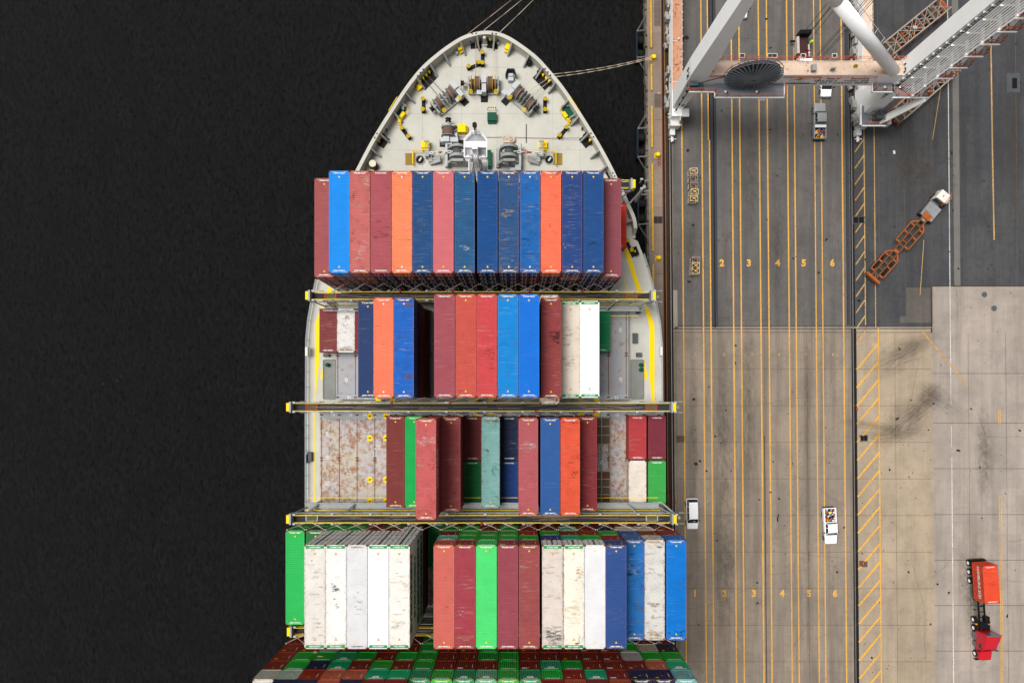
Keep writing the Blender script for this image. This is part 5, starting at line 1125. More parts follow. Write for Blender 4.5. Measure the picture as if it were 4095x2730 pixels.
# ---------------------------------------------------------------- mooring ropes
def rope(label, pts, mat, r=.05, group=None):
    m = MB(); out = []
    for a, c in zip(pts, pts[1:]):
        a, c = Vector(a), Vector(c); L = (c-a).length; k = 10 if L > 8 else 1
        for i in range(k): t = i/k; p = a.lerp(c, t); p.z -= L*.03*4*t*(1-t) if k > 1 else 0; out.append(p)
    out.append(Vector(pts[-1])); m.tube(out, r, 6); return tag(m.build('mooring_rope', mat, None, True), label, 'rope', group)
z = 15.0; bx0, by0 = BOL[0]
rope('upper of the two white mooring ropes from starboard bow to the yellow quay bollard', [D(2098, 375, 15.2), D(2180, 322, 14.6), D(2213, 297, z), (bx0, by0+.1, .55)], ROPE, .055)
rope('lower of the two white mooring ropes from starboard bow to the yellow quay bollard', [D(2118, 390, 15.2), D(2192, 330, 14.6), D(2221, 308, z), (bx0, by0-.1, .55)], ROPE, .055)
rope('leftmost of three ropes running off the bow tip, from the left centre winch drum', [D(1903, 320, 15.4), D(1903, 165, 14.6), D(1870, 137, z), (24, 87, .6)], P('bow_rope', lin(190, 160, 140), .9), .05)
rope('middle one of the three ropes running off the bow tip towards the quay', [D(1937, 150, 14.8), D(1936, 121, z), (24, 86, .6)], ROPE, .04)
rope('rightmost of the three ropes running off the bow tip, from the right centre winch drum', [D(1969, 330, 15.4), D(1973, 165, 14.6), D(1997, 132, z), (24, 87.9, .6)], ROPE, .04)
rope('upper brown rope from port bow winch to the port side roller fairlead', [D(1772, 372, 15.2), D(1712, 305, 14.6)], ROPED, .045)
rope('lower brown rope from port bow winch to the port side roller fairlead', [D(1756, 388, 15.2), D(1696, 318, 14.6)], ROPED, .045)
rope('long thin brown rope lying across the fore deck from small winch to starboard fairlead', [D(1796, 545, 14.3), D(2031, 548, 14.1), D(2345, 551, 14.5)], ROPED, .03)

# ---------------------------------------------------------------- quay crane
crane = thing('quay_crane', 'huge white ship-to-shore gantry crane numbered 12 straddling the quay lanes', 'crane', (40, 46, 0))
def cp(mb, name, mats, parent=None, smooth=False):
    me = mb.mesh(name, mats)
    if smooth: me.shade_smooth()
    o = put(name, me, parent or crane)
    o.matrix_parent_inverse = Matrix.Translation((-40, -46, 0)) if (parent is None) else Matrix(); return o
def cp_t(o, parent=None): o.parent = parent or crane; o.matrix_parent_inverse = Matrix.Translation((-40, -46, 0)) if parent is None else Matrix(); return o
def hexa(m, a, z0, b, z1):
    vs = [(a[0],a[2],z0),(a[1],a[2],z0),(a[1],a[3],z0),(a[0],a[3],z0),(b[0],b[2],z1),(b[1],b[2],z1),(b[1],b[3],z1),(b[0],b[3],z1)]
    m.add(vs, [(0,3,2,1),(4,5,6,7),(0,1,5,4),(1,2,6,5),(2,3,7,6),(3,0,4,7)])
m = MB(); hexa(m, (24.9,26.5,45.8,48.8), 3.0, (24.8,27.5,45.5,48.1), 15.7); hexa(m, (24.8,27.5,45.5,48.1), 15.7, (25.9,27.4,45.5,48.1), 34); hexa(m, (25.9,27.4,45.5,48.1), 34, (26.2,27.4,45.6,48), 44); leg1 = cp(m, 'waterside_leg', CRANE_W)
m = MB(); hexa(m, (55.0,57.2,44.8,48.8), 3.0, (55.1,57.6,45.6,48.1), 15.7); hexa(m, (55.1,57.6,45.6,48.1), 15.7, (55.1,57.4,45.6,48.1), 44); leg2 = cp(m, 'landside_leg', CRANE_W)
for nm, xa, xb, tm in (('waterside_sill_beam', 24.85, 26.45, CRANE_RUST), ('landside_sill_beam', 55.05, 56.6, CRANE_TOP)):
    m = MB(); m.k = 0; m.bx(xa, xb, 44.6, 82, 1.5, 3.97); m.k = 1; m.bx(xa+.03, xb-.03, 48.6, 82, 3.97, 3.99); bm = cp(m, nm, [CRANE_W, tm])
    rr = random.Random(int(xa)); m = MB(); xr = {24.85: 25.45, 55.05: 55.6}[xa]
    for i in range(9):
        y = 46+i*4.1; m.bx(xr-.45, xr+.45, y-1.3, y+1.3, .55, 1.4); 
        for yy in (y-.8, y+.8): m.cyl((xr-.12, yy, .42), (xr+.12, yy, .42), .38, n=16)
    cp(m, 'bogie', DKGREY, bm)
    m = MB()
    for i in range(60):
        y = 43.5+rr.uniform(0, 36); w1, w2, w3 = rr.uniform(.15, .6), rr.uniform(.3, 1.3), rr.uniform(.3, 1.2); m.box((xa-.15-rr.uniform(0, .35), y, rr.uniform(.6, 2.6)), (w1, w2, w3), rr.uniform(-.4, .4))
    cp(m, 'drive_casing', P('casing_grey', lin(168, 166, 160), .6, dirt=.6, dsc=2), bm)
    m = MB()
    for i in range(5): y = 50+i*6.5; m.bar((xa-.05, y, 4.02), (xa+.9, y, 4.02), .08); m.box((xa+.95, y+.15, 4.25), (.3, .2, .35), .5)
    for i in range(26): m.box((xb+.06, 48.6+i*1.25, 3.9), (.12, .12, .12))
    cp(m, 'cable_clip', WHITE, bm)
m = MB()
for xx in (25.6, 55.9):
    s = 1; m.bx(xx-.7, xx+.9, 43.6, 44.6, 1.0, 2.6); m.bar((xx-.9, 43.9, 2.0), (xx+1.3, 43.9, 2.0), .12); m.bx(xx-.5, xx+.3, 42.6, 43.6, .4, 1.4); m.bar((xx-1.2, 44.9, 2.7), (xx+.4, 44.9, 2.7), .1); m.bar((xx-1.2, 45.4, 2.7), (xx+.4, 45.4, 2.7), .1); m.bar((xx-.2, 41.6, .9), (xx-.2, 43, .9), .14); m.bar((xx-.6, 42.1, .9), (xx+.6, 42.1, .9), .1); m.cyl((xx, 41.7, .8), (xx, 42.4, .8), .22)
cp(m, 'buffer', WHITE)
m = MB(); m.bx(26.3, 27.6, 44.6, 45.9, 3.6, 3.75); m.bx(26.1, 26.2, 43.9, 45.9, 3.0, 3.9); cp(m, 'foot_platform', WHITE)
m = MB(); m.k = 0; m.bx(27.2, 55.3, 45.67, 47.7, 12.15, 15.47); m.k = 1; m.bx(27.5, 55.08, 45.7, 47.67, 15.47, 15.5); beam = cp(m, 'portal_beam', [CRANE_W, CRANE_TOP])
m = MB(); m.cyl((53.9, 46.4, 15.0), (37.2, 46.0, 33.2), .84, n=32); m.cyl((37.2, 46.0, 33.2), (29.5, 46.0, 41.6), .84, n=32); cp(m, 'diagonal_brace', P('brace_white', (.9, .9, .9), .5, dirt=.05), None, True)
m = MB(); pr = []
a, c = Vector((53.9, 46.4, 15.0)), Vector((29.5, 46.0, 41.6))
for i in range(12):
    p = a.lerp(c, i/12+.04); m.bar(p+Vector((.9, 0, .5)), p+Vector((1.1, .4, 1.0)), .06)
m.bar(a+Vector((1.0, .3, 1.0)), c+Vector((1.0, .3, 1.0)), .05)
for i in range(5):
    p = a.lerp(c, .35+i*.13); pts = [p+Vector((-.9-.35*math.sin(t*math.pi/6), -.3, -.7+1.6*t/6)) for t in range(7)]; m.tube(pts, .04, 5)
cp(m, 'brace_handrail', WHITE)
def rails(m, pts, z, hh=1.1, w_=.05, sp=1.6):
    for a, c in zip(pts, pts[1:]):
        a, c = Vector(a), Vector(c); L = (c-a).length; k = max(1, int(L/sp))
        for zz in (hh*.5, hh): m.bar((*a, z+zz), (*c, z+zz), w_)
        for i in range(k+1): p = a.lerp(c, i/k); m.bar((*p, z), (*p, z+hh), w_)
m = MB(); rails(m, [(27.6, 47.75), (54.9, 47.75)], 15.5); rails(m, [(39.2, 45.3), (51.2, 45.3)], 14.9, 1.0)
rails(m, [(24.9, 45.4), (24.9, 44.4), (29.0, 44.4), (29.0, 43.6), (39.0, 43.6), (39.0, 45.3)], 13.0); rails(m, [(26.5, 45.6), (29.5, 45.6)], 14.6, .9); rails(m, [(30, 45.5), (31.5, 45.5)], 14.9, .9)
cp(m, 'orange_railing', ORANGE, beam)
m = MB(); m.bx(25.2, 29.0, 44.4, 45.45, 12.9, 13.0); m.bx(29.0, 39.0, 43.6, 45.6, 12.9, 13.0); m.k = 1; m.bx(25.2, 29.0, 44.28, 44.4, 12.85, 13.1); m.bx(29.0, 39.1, 43.48, 43.6, 12.85, 13.1); m.bx(39.0, 39.12, 43.6, 45.6, 12.85, 13.1); m.bx(28.9, 29.0, 43.6, 44.4, 12.85, 13.1); cp(m, 'service_platform', [P('platform_grating', lin(128, 132, 138), .6, dirt=.3, dsc=4), CRANE_W], beam)
for i, px in enumerate((2873, 2968, 3079, 3098, 3212, 3337)):
    m = MB(); x = (px-NX)/28.4; y = (NY-224)/28.4; m.k = 0
    for a, c in (((-.33, -.28), (.33, -.28)), ((.33, -.28), (.33, .28)), ((.33, .28), (-.33, .28)), ((-.33, .28), (-.33, -.28))): m.bar((x+a[0], y+a[1], 16.2), (x+c[0], y+c[1], 16.2), .08)
    m.bar((x-.3, y-.2, 16.2), (x-.5, 47.6, 15.6), .07); m.bar((x+.3, y-.2, 16.2), (x+.1, 47.6, 15.6), .07); m.k = 1; m.bx(x-.25, x+.25, y-.2, y+.2, 15.9, 16.15); cp(m, 'floodlight', [WHITE, BLK], beam)
for px, py in ((2903, 368), (3028, 368), (3160, 306), (3287, 306), (3413, 306), (3540, 350)):
    m = MB(); x, y, _ = at(px, py, 13.4); m.k = 0; m.bx(x-.25, x+.1, y-.15, y+.15, 13.3, 13.5); m.k = 1; m.bx(x, x+.3, y-.2, y+.1, 13.1, 13.4); cp(m, 'lamp', [WHITE, BLK], beam)
m = MB(); m.k = 0; x = (3010-NX)/28.5; y = (NY-375)/27.6; m.k = 0
m.bx(x+2.2, x+3.0, 43.1, 43.4, 12.9, 13.0); m.bx(41.8, 42.4, 46.0, 46.9, 15.5, 16.2); m.bx(44.5, 45.1, 46.2, 46.4, 15.5, 16.3); m.bx(32.2, 33.4, 45.9, 47.2, 15.5, 16.4); cp(m, 'equipment_box', [GREY], beam)
m = MB(); m.k = 0; x = (3421-NX)/28.2; y = (NY-266)/28.2; m.cyl((x, y, 15.5), (x, y, 15.53), .36, n=24); m.k = 1
for j in (-1, 0, 1): m.box((x+j*.2, y-j*.02, 15.54), (.1, .6-.1*abs(j), .02), -.7)
m.k = 2; m.cyl((x, y, 15.5), (x, y, 15.515), .44, n=24); cp(m, 'striped_hatch', [YELD, BLK, WHITE], beam)
# cable reel
rx, ry, rz_ = 33.25, 45.0, 16.9
m = MB(); m.ring((rx, ry-.25, rz_), 3.9, .05, 40, 'Y'); m.ring((rx, ry+.35, rz_), 3.9, .05, 40, 'Y'); m.ring((rx, ry, rz_), 1.4, .06, 24, 'Y')
for i in range(36):
    t = 2*math.pi*i/36; d = Vector((math.cos(t), 0, math.sin(t))); c0 = Vector((rx, ry, rz_)); m.bar(c0+d*.3+Vector((0, -.75, 0)), c0+d*3.9+Vector((0, -.25, 0)), .16, .16); 
    if i % 2 == 0: m.bar(c0+d*.3+Vector((0, .5, 0)), c0+d*3.9+Vector((0, .35, 0)), .05, .1)
m.cyl((rx, ry-.6, rz_), (rx, ry+.8, rz_), .35, n=16); cp(m, 'cable_reel', P('reel_grey', lin(118, 124, 130), .5, dirt=.2), None)
m = MB(); m.cyl((rx, ry+.0, rz_), (rx, ry+.3, rz_), 3.6, n=48); cp(m, 'wound_cable', P('reel_cable', lin(92, 84, 90), .7), None)
m = MB(); m.tube([Vector((rx-3.9, ry, rz_-.5)), Vector((26.9, 45.0, 14.8)), Vector((25.5, 45.0, 13.2)), Vector((25.2, 45.2, 4))], .06); 
for zz in (11.5, 9.3, 7, 5): m.bx(25.1, 25.35, 44.95, 45.2, zz, zz+.25)
cp(m, 'power_cable', BLK)
m = MB(); m.cyl((24.7, 45.0, 13.9), (26.3, 45.0, 14.1), .25, n=8); m.bx(25.4, 27.2, 44.6, 45.4, 13.0, 13.5); cp(m, 'cable_guide', P('guide_teal', lin(70, 92, 98), .6))
# landside platforms and stair tower
PG = P('platform_grating', lin(128, 132, 138))
m = MB(); m.k = 0; m.bx(51.9, 55.0, 44.4, 45.6, 12.9, 13.0); m.bx(54.8, 60.0, 43.6, 45.5, 12.9, 13.0); m.bx(57.6, 60.0, 45.5, 47, 12.9, 13); m.k = 1; m.bx(51.8, 54.8, 44.28, 44.4, 12.8, 13.1); m.bx(54.8, 60.1, 43.48, 43.6, 12.8, 13.1); m.bx(51.8, 51.9, 44.3, 45.6, 12.8, 13.1); cp(m, 'upper_landing', [PG, CRANE_W], leg2)
m = MB(); m.k = 0; m.bx(54.6, 58.4, 42.9, 44.7, 4.4, 4.5); m.bx(54.6, 55.4, 44.7, 46, 4.4, 4.5); m.k = 1; m.bx(54.4, 58.4, 42.75, 42.9, 4.3, 4.6); m.bx(54.4, 54.6, 42.75, 46.2, 4.3, 4.6); cp(m, 'lower_landing', [PG, CRANE_W], leg2)
m = MB(); rails(m, [(52, 45.4), (52, 44.5), (54.9, 44.5), (55.3, 43.7), (60, 43.7), (60, 45.4)], 13.0); rails(m, [(55, 43.0), (58.3, 43.0), (58.3, 44.6)], 4.5); rails(m, [(55.8, 43.8), (57.2, 43.8)], 4.5, .8); cp(m, 'orange_railing', ORANGE, leg2)
m = MB()
for j, z in enumerate((16.1, 19.1, 22.1, 25.1, 28.1, 31.0, 33.9, 36.8)):
    if j: m.k = 0; m.bx(57.5, 59.6, 43.5, 44.9, z-.06, z); m.k = 1; m.bx(57.3, 59.7, 43.4, 43.52, z-.1, z+.12)
cp(m, 'stair_landing', [PG, CRANE_W], leg2)
m = MB()
for j, z in enumerate((13.0, 16.1, 19.1, 22.1, 25.1, 28.1, 31.0, 33.9)):
    z1 = z+3.0; s = 1
    for yy in (43.75, 44.65): m.bar((58.9, yy, z), (57.9, yy, z1), .1, .2)
    for i in range(9): t = (i+.5)/9; m.box((58.9-t, 44.2, z+3*t), (.25, .9, .04))
for yy in (43.1, 44.0): m.bar((57.5, yy, 4.5), (59.6, yy, 13.0), .12, .25)
for i in range(26): t = (i+.5)/26; m.box((57.5+2.1*t, 43.55, 4.5+8.5*t), (.25, .9, .04))
cp(m, 'stair_flight', CRANE_W, leg2)
m = MB()
for z in (19.1, 22.1, 25.1, 28.1, 31.0, 33.9, 36.8): rails(m, [(57.6, 43.5), (59.6, 43.5), (59.9, 44.0), (59.6, 44.9), (58.2, 44.9)], z, 1.1, .06, 1.0)
cp(m, 'stair_railing', ORANGE, leg2)
m = MB()
for k in range(9):
    x = 55.75+k*.21; y = 45.05-k*.17; m.bar((x, y, 13.2), (x, y, 42), .1)
for x, y in ((57.6, 43.9), (57.6, 44.3), (57.6, 44.7), (58.1, 43.6), (57.9, 45.1)): m.bar((x, y, 13), (x, y, 42), .09)
for x in (57.45,): m.bar((x, 43.6, 13), (x, 43.6, 42), .09)
for j in range(10):
    z = 13.3+j*2.95; m.bx(57.3, 57.65, 43.5, 45.4, z, z+.35); m.bx(55.6, 57.3, 44.8, 45.0, z, z+.08); m.bx(57.9, 58.1, 43.8, 45, z+.6, z+.7)
cp(m, 'lift_guide', CRANE_W, leg2)
m = MB()
for x in (55.25, 55.6): m.bar((x, 45.2, 4.5), (x, 45.2, 43), .06)
for i in range(64): z = 4.8+i*.6; m.bar((55.25, 45.2, z), (55.6, 45.2, z), .05)
cp(m, 'cable_ladder', BLK, leg2)
m = MB()
for i in range(20): z = 13.5+i*1.4; m.bx(55.15, 55.7, 45.25, 45.55, z, z+.12)
cp(m, 'ladder_bracket', WHITE, leg2)
m = MB(); m.cyl((56.0, 44.9, 13.2), (56.3, 44.9, 13.9), .22, n=10); cp(m, 'fire_extinguisher', REDP, leg2)
m = MB(); m.bx(56.3, 57.4, 43.4, 44.4, 4.5, 6.0); m.bx(56.5, 56.8, 44.0, 44.6, 6.0, 6.5); rails(m, [(55.7, 44.5), (57.6, 44.5), (57.6, 43.3)], 5.2, .9, .05, .4); cp(m, 'drive_cabinet', DKGREY, leg2)
m = MB(); m.bx(58.6, 59.3, 43.1, 44.1, 3.2, 4.6); cp(m, 'junction_box', WHITE, leg2)
def beam_text(st, px, py, size, Yf=45.66, mat=BLK, bold=.02, sx=1.0):
    s = (NY-py)/Yf; z = H-F/s; cp_t(text(st, size, mat, bold, 'lettering', None, ((px-NX)/s, Yf-.008, z), (R(90), 0, 0), sx), None)
for st, px, py in (('50LT', 3333, 316), ('SINGLE', 3440, 316), ('SWL65LT', 3302, 324.5), ('TWIN 20ft', 3424, 324.5), ('85LT CARGO BEAM', 3374, 332.5)): beam_text(st, px, py, .6, sx=1.35, bold=.01)
beam_text('PORTS AMERICA', 3186, 325, .26, sx=1.2, bold=.0); beam_text('CHESAPEAKE', 3188, 332.5, .5, sx=1.2, bold=.0)
m = MB(); Z0, Z1 = 12.75, 14.85
for a, c in (((37.6, Z0), (43.7, Z0)), ((43.7, Z0), (43.7, Z1)), ((43.7, Z1), (38.2, Z1))): m.bar((a[0], 45.65, a[1]), (c[0], 45.65, c[1]), .08)
cp(m, 'sign_border', BLK, beam); m = MB(); m.add([(38.6, 45.65, 14.35), (40.4, 45.65, 14.2), (40.9, 45.65, 14.7), (41.2, 45.65, 14.2), (43.0, 45.65, 14.3), (41.2, 45.65, 14.05), (40.6, 45.65, 13.95), (40.0, 45.65, 14.1)], [tuple(range(8))]); cp(m, 'sign_emblem', ORG, beam)
cp_t(text('12', 1.7, BLK, .03, 'crane_number', None, (24.74, 46.6, 14.2), (R(90), 0, R(-90)), 1.0))
cp_t(text('12', 1.0, BLK, .03, 'crane_number', None, (25.95, 45.72, 5.2), (R(90), 0, 0), 1.2))
cp_t(text('12', 1.7, BLK, .03, 'crane_number', None, (55.0, 46.6, 15.4), (R(90), 0, R(-90)), 1.0))
cp_t(text('12', 1.0, BLK, .03, 'crane_number', None, (24.83, 50.8, 2.8), (R(90), 0, R(-90)), 1.0))
cp_t(text('QC023', .8, BLK, .03, 'crane_number', None, (55.02, 51.5, 2.8), (R(90), 0, R(-90)), 1.0))
cp_t(text('PORTS AMERICA', .4, BLK, .02, 'crane_lettering', None, (55.02, 54, 2.1), (R(90), 0, R(-90)), 1.0))
m = MB()
for px, py in ((3213, 134), (3235, 134), (3238.5, 134), (3256, 138), (3254, 234), (3262, 234), (3272, 240), (3281, 240)):
    x, y, _ = at(px, py, 2.5); m.bar((x, y, 2.5), (x, y, 45), .05)
tag(m.build('hoist_rope', P('wire_rope', lin(40, 40, 42), .5)), 'bundle of thin dark hoist wires hanging vertically over the lanes beside the white pipe brace', 'wires')
bpy.data.objects['hoist_rope']['kind'] = 'stuff'

# ---------------------------------------------------------------- vehicles
def loft(m, st):
    """st: (y, half width low, half width top, z0, z shoulder, z top)"""
    n = len(st); vs = []
    for y, wb, wt, z0, zs, zt in st: vs += [(-wb*.96, y, z0), (-wb, y, (z0+zs)/2), (-wb*.98, y, zs), (-wt, y, zt), (wt, y, zt), (wb*.98, y, zs), (wb, y, (z0+zs)/2), (wb*.96, y, z0)]
    fs = [(i*8+j, i*8+(j+1) % 8, (i+1)*8+(j+1) % 8, (i+1)*8+j) for i in range(n-1) for j in range(8)]
    fs += [tuple(range(8))[::-1], tuple(range((n-1)*8, n*8))]; m.add(vs, fs)
def wheels(t, ys, xw, r=.36, wd=.24, rim=STEEL):
    for y in ys:
        for s in (-1, 1):
            m = MB(); m.cyl((s*(xw-wd), y, r), (s*xw, y, r), r, n=20); w_ = put('wheel', m.mesh('wheel', RUBBER), t)
            m = MB(); m.cyl((s*(xw-.02), y, r), (s*(xw+.01), y, r), r*.58, n=16); put('rim', m.mesh('rim', rim), w_)
def bev(o, w_=.04):
    b_ = o.modifiers.new('b', 'BEVEL'); b_.width = w_; b_.segments = 2; b_.limit_method = 'ANGLE'; b_.angle_limit = R(30); o.data.shade_smooth(); return o
def car(kind, label, px, py, rz, paint, z=0):
    x, y = Q(px, py); t = thing(kind, label, {'van': 'van', 'pickup_truck': 'pickup truck', 'car': 'car'}[kind], (x, y, 0), rz)
    m = MB()
    if kind == 'van':
        loft(m, [(-2.5,.7,.6,.35,.6,.7),(-2.42,.88,.72,.25,.75,.85),(-1.5,.97,.8,.25,.95,1.05),(-1.3,.98,.84,.25,.98,1.1),(2.35,.98,.9,.25,1.0,1.1),(2.5,.86,.8,.3,.9,1.0)]); body = bev(put('body', m.mesh('body', paint), t))
        m = MB(); loft(m, [(-1.45,.84,.82,.95,1.05,1.07),(-.75,.9,.7,.95,1.3,1.72),(2.1,.88,.7,.95,1.3,1.74),(2.4,.82,.66,.95,1.1,1.2)]); put('window', m.mesh('window', GLASS), t)
        m = MB(); loft(m, [(-.72,.72,.66,1.66,1.72,1.77),(-.5,.74,.68,1.66,1.75,1.8),(1.9,.74,.68,1.66,1.75,1.8),(2.02,.7,.64,1.66,1.72,1.78)]); bev(put('roof', m.mesh('roof', paint), t))
        m = MB()
        for s in (-1, 1):
            for a, c in ((-.72, 1.7), (.35, 1.76), (1.3, 1.76), (2.05, 1.7)): m.bar((s*.9, a-(.35 if a < 0 else 0), 1.0), (s*.72, a, c), .07)
        put('pillar', m.mesh('pillar', paint), t)
        m = MB(); m.add([(-.05, -1.05, 1.5), (.3, -1.05, 1.5), (.3, -1.25, 1.34), (-.05, -1.25, 1.34)], [(0,3,2,1)]); m.bx(-.75, .75, 2.42, 2.56, .3, .55); put('bumper', m.mesh('bumper', CARS), t); wy = (-1.6, 1.55)
    elif kind == 'car':
        loft(m, [(-2.35,.7,.6,.3,.55,.62),(-2.25,.85,.75,.25,.65,.78),(-1.2,.9,.8,.25,.8,.92),(1.6,.9,.8,.25,.85,.98),(2.3,.84,.74,.25,.8,.92),(2.4,.72,.66,.3,.6,.75)]); body = bev(put('body', m.mesh('body', paint), t))
        m = MB(); loft(m, [(-1.25,.8,.76,.8,.9,.93),(-.5,.8,.6,.85,1.15,1.38),(1.0,.8,.6,.85,1.15,1.4),(1.75,.76,.7,.85,.93,.97)]); put('window', m.mesh('window', GLASS), t)
        m = MB(); loft(m, [(-.48,.62,.58,1.33,1.38,1.42),(1.0,.62,.58,1.33,1.4,1.44)]); bev(put('roof', m.mesh('roof', paint), t))
        m = MB(); m.bx(-.7, .7, 2.38, 2.46, .35, .5); put('bumper', m.mesh('bumper', BLK), t); wy = (-1.45, 1.4)
    else:
        loft(m, [(-2.95,.75,.65,.45,.8,.9),(-2.85,.94,.8,.4,.95,1.05),(-1.6,1.0,.84,.4,1.08,1.18),(-1.2,1.0,.88,.4,1.1,1.2),(.55,1.0,.92,.4,1.12,1.22),(.65,1.0,.9,.4,1.1,1.15)]); bev(put('body', m.mesh('body', paint), t))
        m = MB(); m.bx(-1.0, -.86, .65, 2.9, .5, 1.15); m.bx(.86, 1.0, .65, 2.9, .5, 1.15); m.bx(-1.0, 1.0, 2.82, 2.92, .5, 1.12); put('cargo_bed', m.mesh('cargo_bed', paint), t)
        m = MB(); m.bx(-.86, .86, .66, 2.82, .5, .62); m.bx(-.9, .9, 2.92, 3.05, .4, .62); put('bed_floor', m.mesh('bed_floor', BLK), t)
        m = MB(); loft(m, [(-1.5,.88,.86,1.05,1.15,1.18),(-.95,.9,.72,1.1,1.45,1.82),(.4,.88,.74,1.1,1.45,1.84),(.56,.86,.8,1.05,1.2,1.3)]); put('window', m.mesh('window', GLASS), t)
        m = MB(); loft(m, [(-.98,.74,.68,1.78,1.82,1.86),(-.8,.77,.7,1.78,1.85,1.9),(.35,.77,.7,1.78,1.85,1.9),(.45,.74,.68,1.78,1.82,1.88)]); bev(put('roof', m.mesh('roof', paint), t))
        m = MB()
        for s in (-1, 1):
            for a, c in ((-.95, 1.8), (-.2, 1.84), (.42, 1.82)): m.bar((s*.93, a-(.5 if a < -.5 else 0), 1.15), (s*.75, a, c), .08)
        put('pillar', m.mesh('pillar', paint), t)
        if paint is CARS: m = MB(); m.bx(-.9, .9, .75, 1.15, 1.1, 1.3); put('tool_box', m.mesh('tool_box', CARW), t)
        wy = (-2.0, 1.75)
    wheels(t, wy, .98 if kind != 'car' else .9, .36 if kind != 'pickup_truck' else .4)
    for s in (-1, 1):
        m = MB(); m.box((s*1.1, -1.05, 1.15), (.22, .12, .16)); put('mirror', m.mesh('mirror', BLK), t)
        m = MB(); m.box((s*.72, -2.44 if kind == 'van' else (-2.3 if kind == 'car' else -2.86), .72), (.3, .08, .14)); put('headlight', m.mesh('headlight', P('lamp_glass', lin(200, 205, 210), .2)), t)
    return t
car('van', 'white van parked near the quay rail on lane 1, beside the lashing bridge end', 2757, 2050, R(1.5), CARW)
p1 = car('pickup_truck', 'white pickup truck with loaded bed driving down lane 6 on the pale concrete', 3303, 2097, R(3), CARW)
p2 = car('pickup_truck', 'silver grey pickup truck with a full bed, below the crane beam in lane 6', 3275, 494, R(180), CARS)
car('car', 'white car half hidden under the crane beam, its bumper showing', 3304, 338, R(0), CARW)
car('car', 'white car at the top edge half hidden by the slanting crane leg', 2976, 24, R(-4), CARW)
def cargo(t, label):
    m = MB(); rr = random.Random(len(label)); x0, y0, _ = t.location; c, s = math.cos(t.rotation_euler.z), math.sin(t.rotation_euler.z)
    for i in range(60):
        a, q = rr.uniform(-.75, .75), rr.uniform(1.25, 2.7) if 'grey' in label else rr.uniform(.8, 2.7); m.k = rr.randint(0, 6); m.box((x0+a*c-q*s, y0+a*s+q*c, rr.uniform(.68, .95)), (rr.uniform(.06, .3), rr.uniform(.06, .5), rr.uniform(.06, .2)), rr.uniform(0, 3))
    o = m.build('lashing_cargo', [WHITE, P('cargo_orange', lin(215, 100, 60)), BLK, P('cargo_blue', lin(90, 130, 180)), ROPE, REDP, YEL]); tag(o, label, 'cargo', None, 'stuff')
cargo(p1, 'jumble of coloured ropes, cones and tools in the white pickup bed'); cargo(p2, 'jumble of coloured gear and a yellow coil in the silver grey pickup bed')
# service truck below the crane beam
x, y = Q(3209, 203); t = thing('service_truck', 'brown and white flatbed service truck partly under the crane beam, hoses on its deck', 'truck', (x, y, 0), R(2))
m = MB(); m.bx(-.75, .85, -2.3, 1.7, .9, 1.05); put('flatbed', m.mesh('flatbed', P('bed_brown', lin(72, 48, 46), .8)), t)
m = MB(); m.bx(-1.15, -.75, -1.2, 1.5, .5, 1.6); m.bx(.85, 1.1, -1.6, .4, .5, 1.1); put('tool_locker', m.mesh('tool_locker', P('locker_white', lin(200, 192, 184), .6, dirt=.4)), t)
m = MB(); m.bx(-.85, 1.0, 1.6, 2.2, .6, 2.3); m.bx(-1.9, -1.0, 1.0, 1.25, .7, .95); put('headboard', m.mesh('headboard', BLK), t)
m = MB(); m.bx(-1.0, 1.0, -4.3, -2.4, .5, 2.3); m.bx(-.9, .9, -5.2, -4.3, .5, 1.3); put('cab', m.mesh('cab', CARW), t); wheels(t, (-4.2, -1.2, .9), 1.05, .42)
m = MB(); rr = random.Random(4)
for i in range(16): m.k = i % 3; a = Vector((-1.1+rr.uniform(-.2, .2), -2.0+rr.uniform(-.6, .4), 1.3+i*.02)); m.bar(a, a+Vector((rr.uniform(.2, .8), rr.uniform(.1, .7), .1)), .08)
for i in range(10): m.k = rr.randint(0, 2); m.box((.5+rr.uniform(-.2, .5), rr.uniform(-1.6, -.6), 1.15), (.3, .15, .15), rr.uniform(0, 3))
put('hose', m.mesh('hose', [REDP, WHITE, BLK]), t)
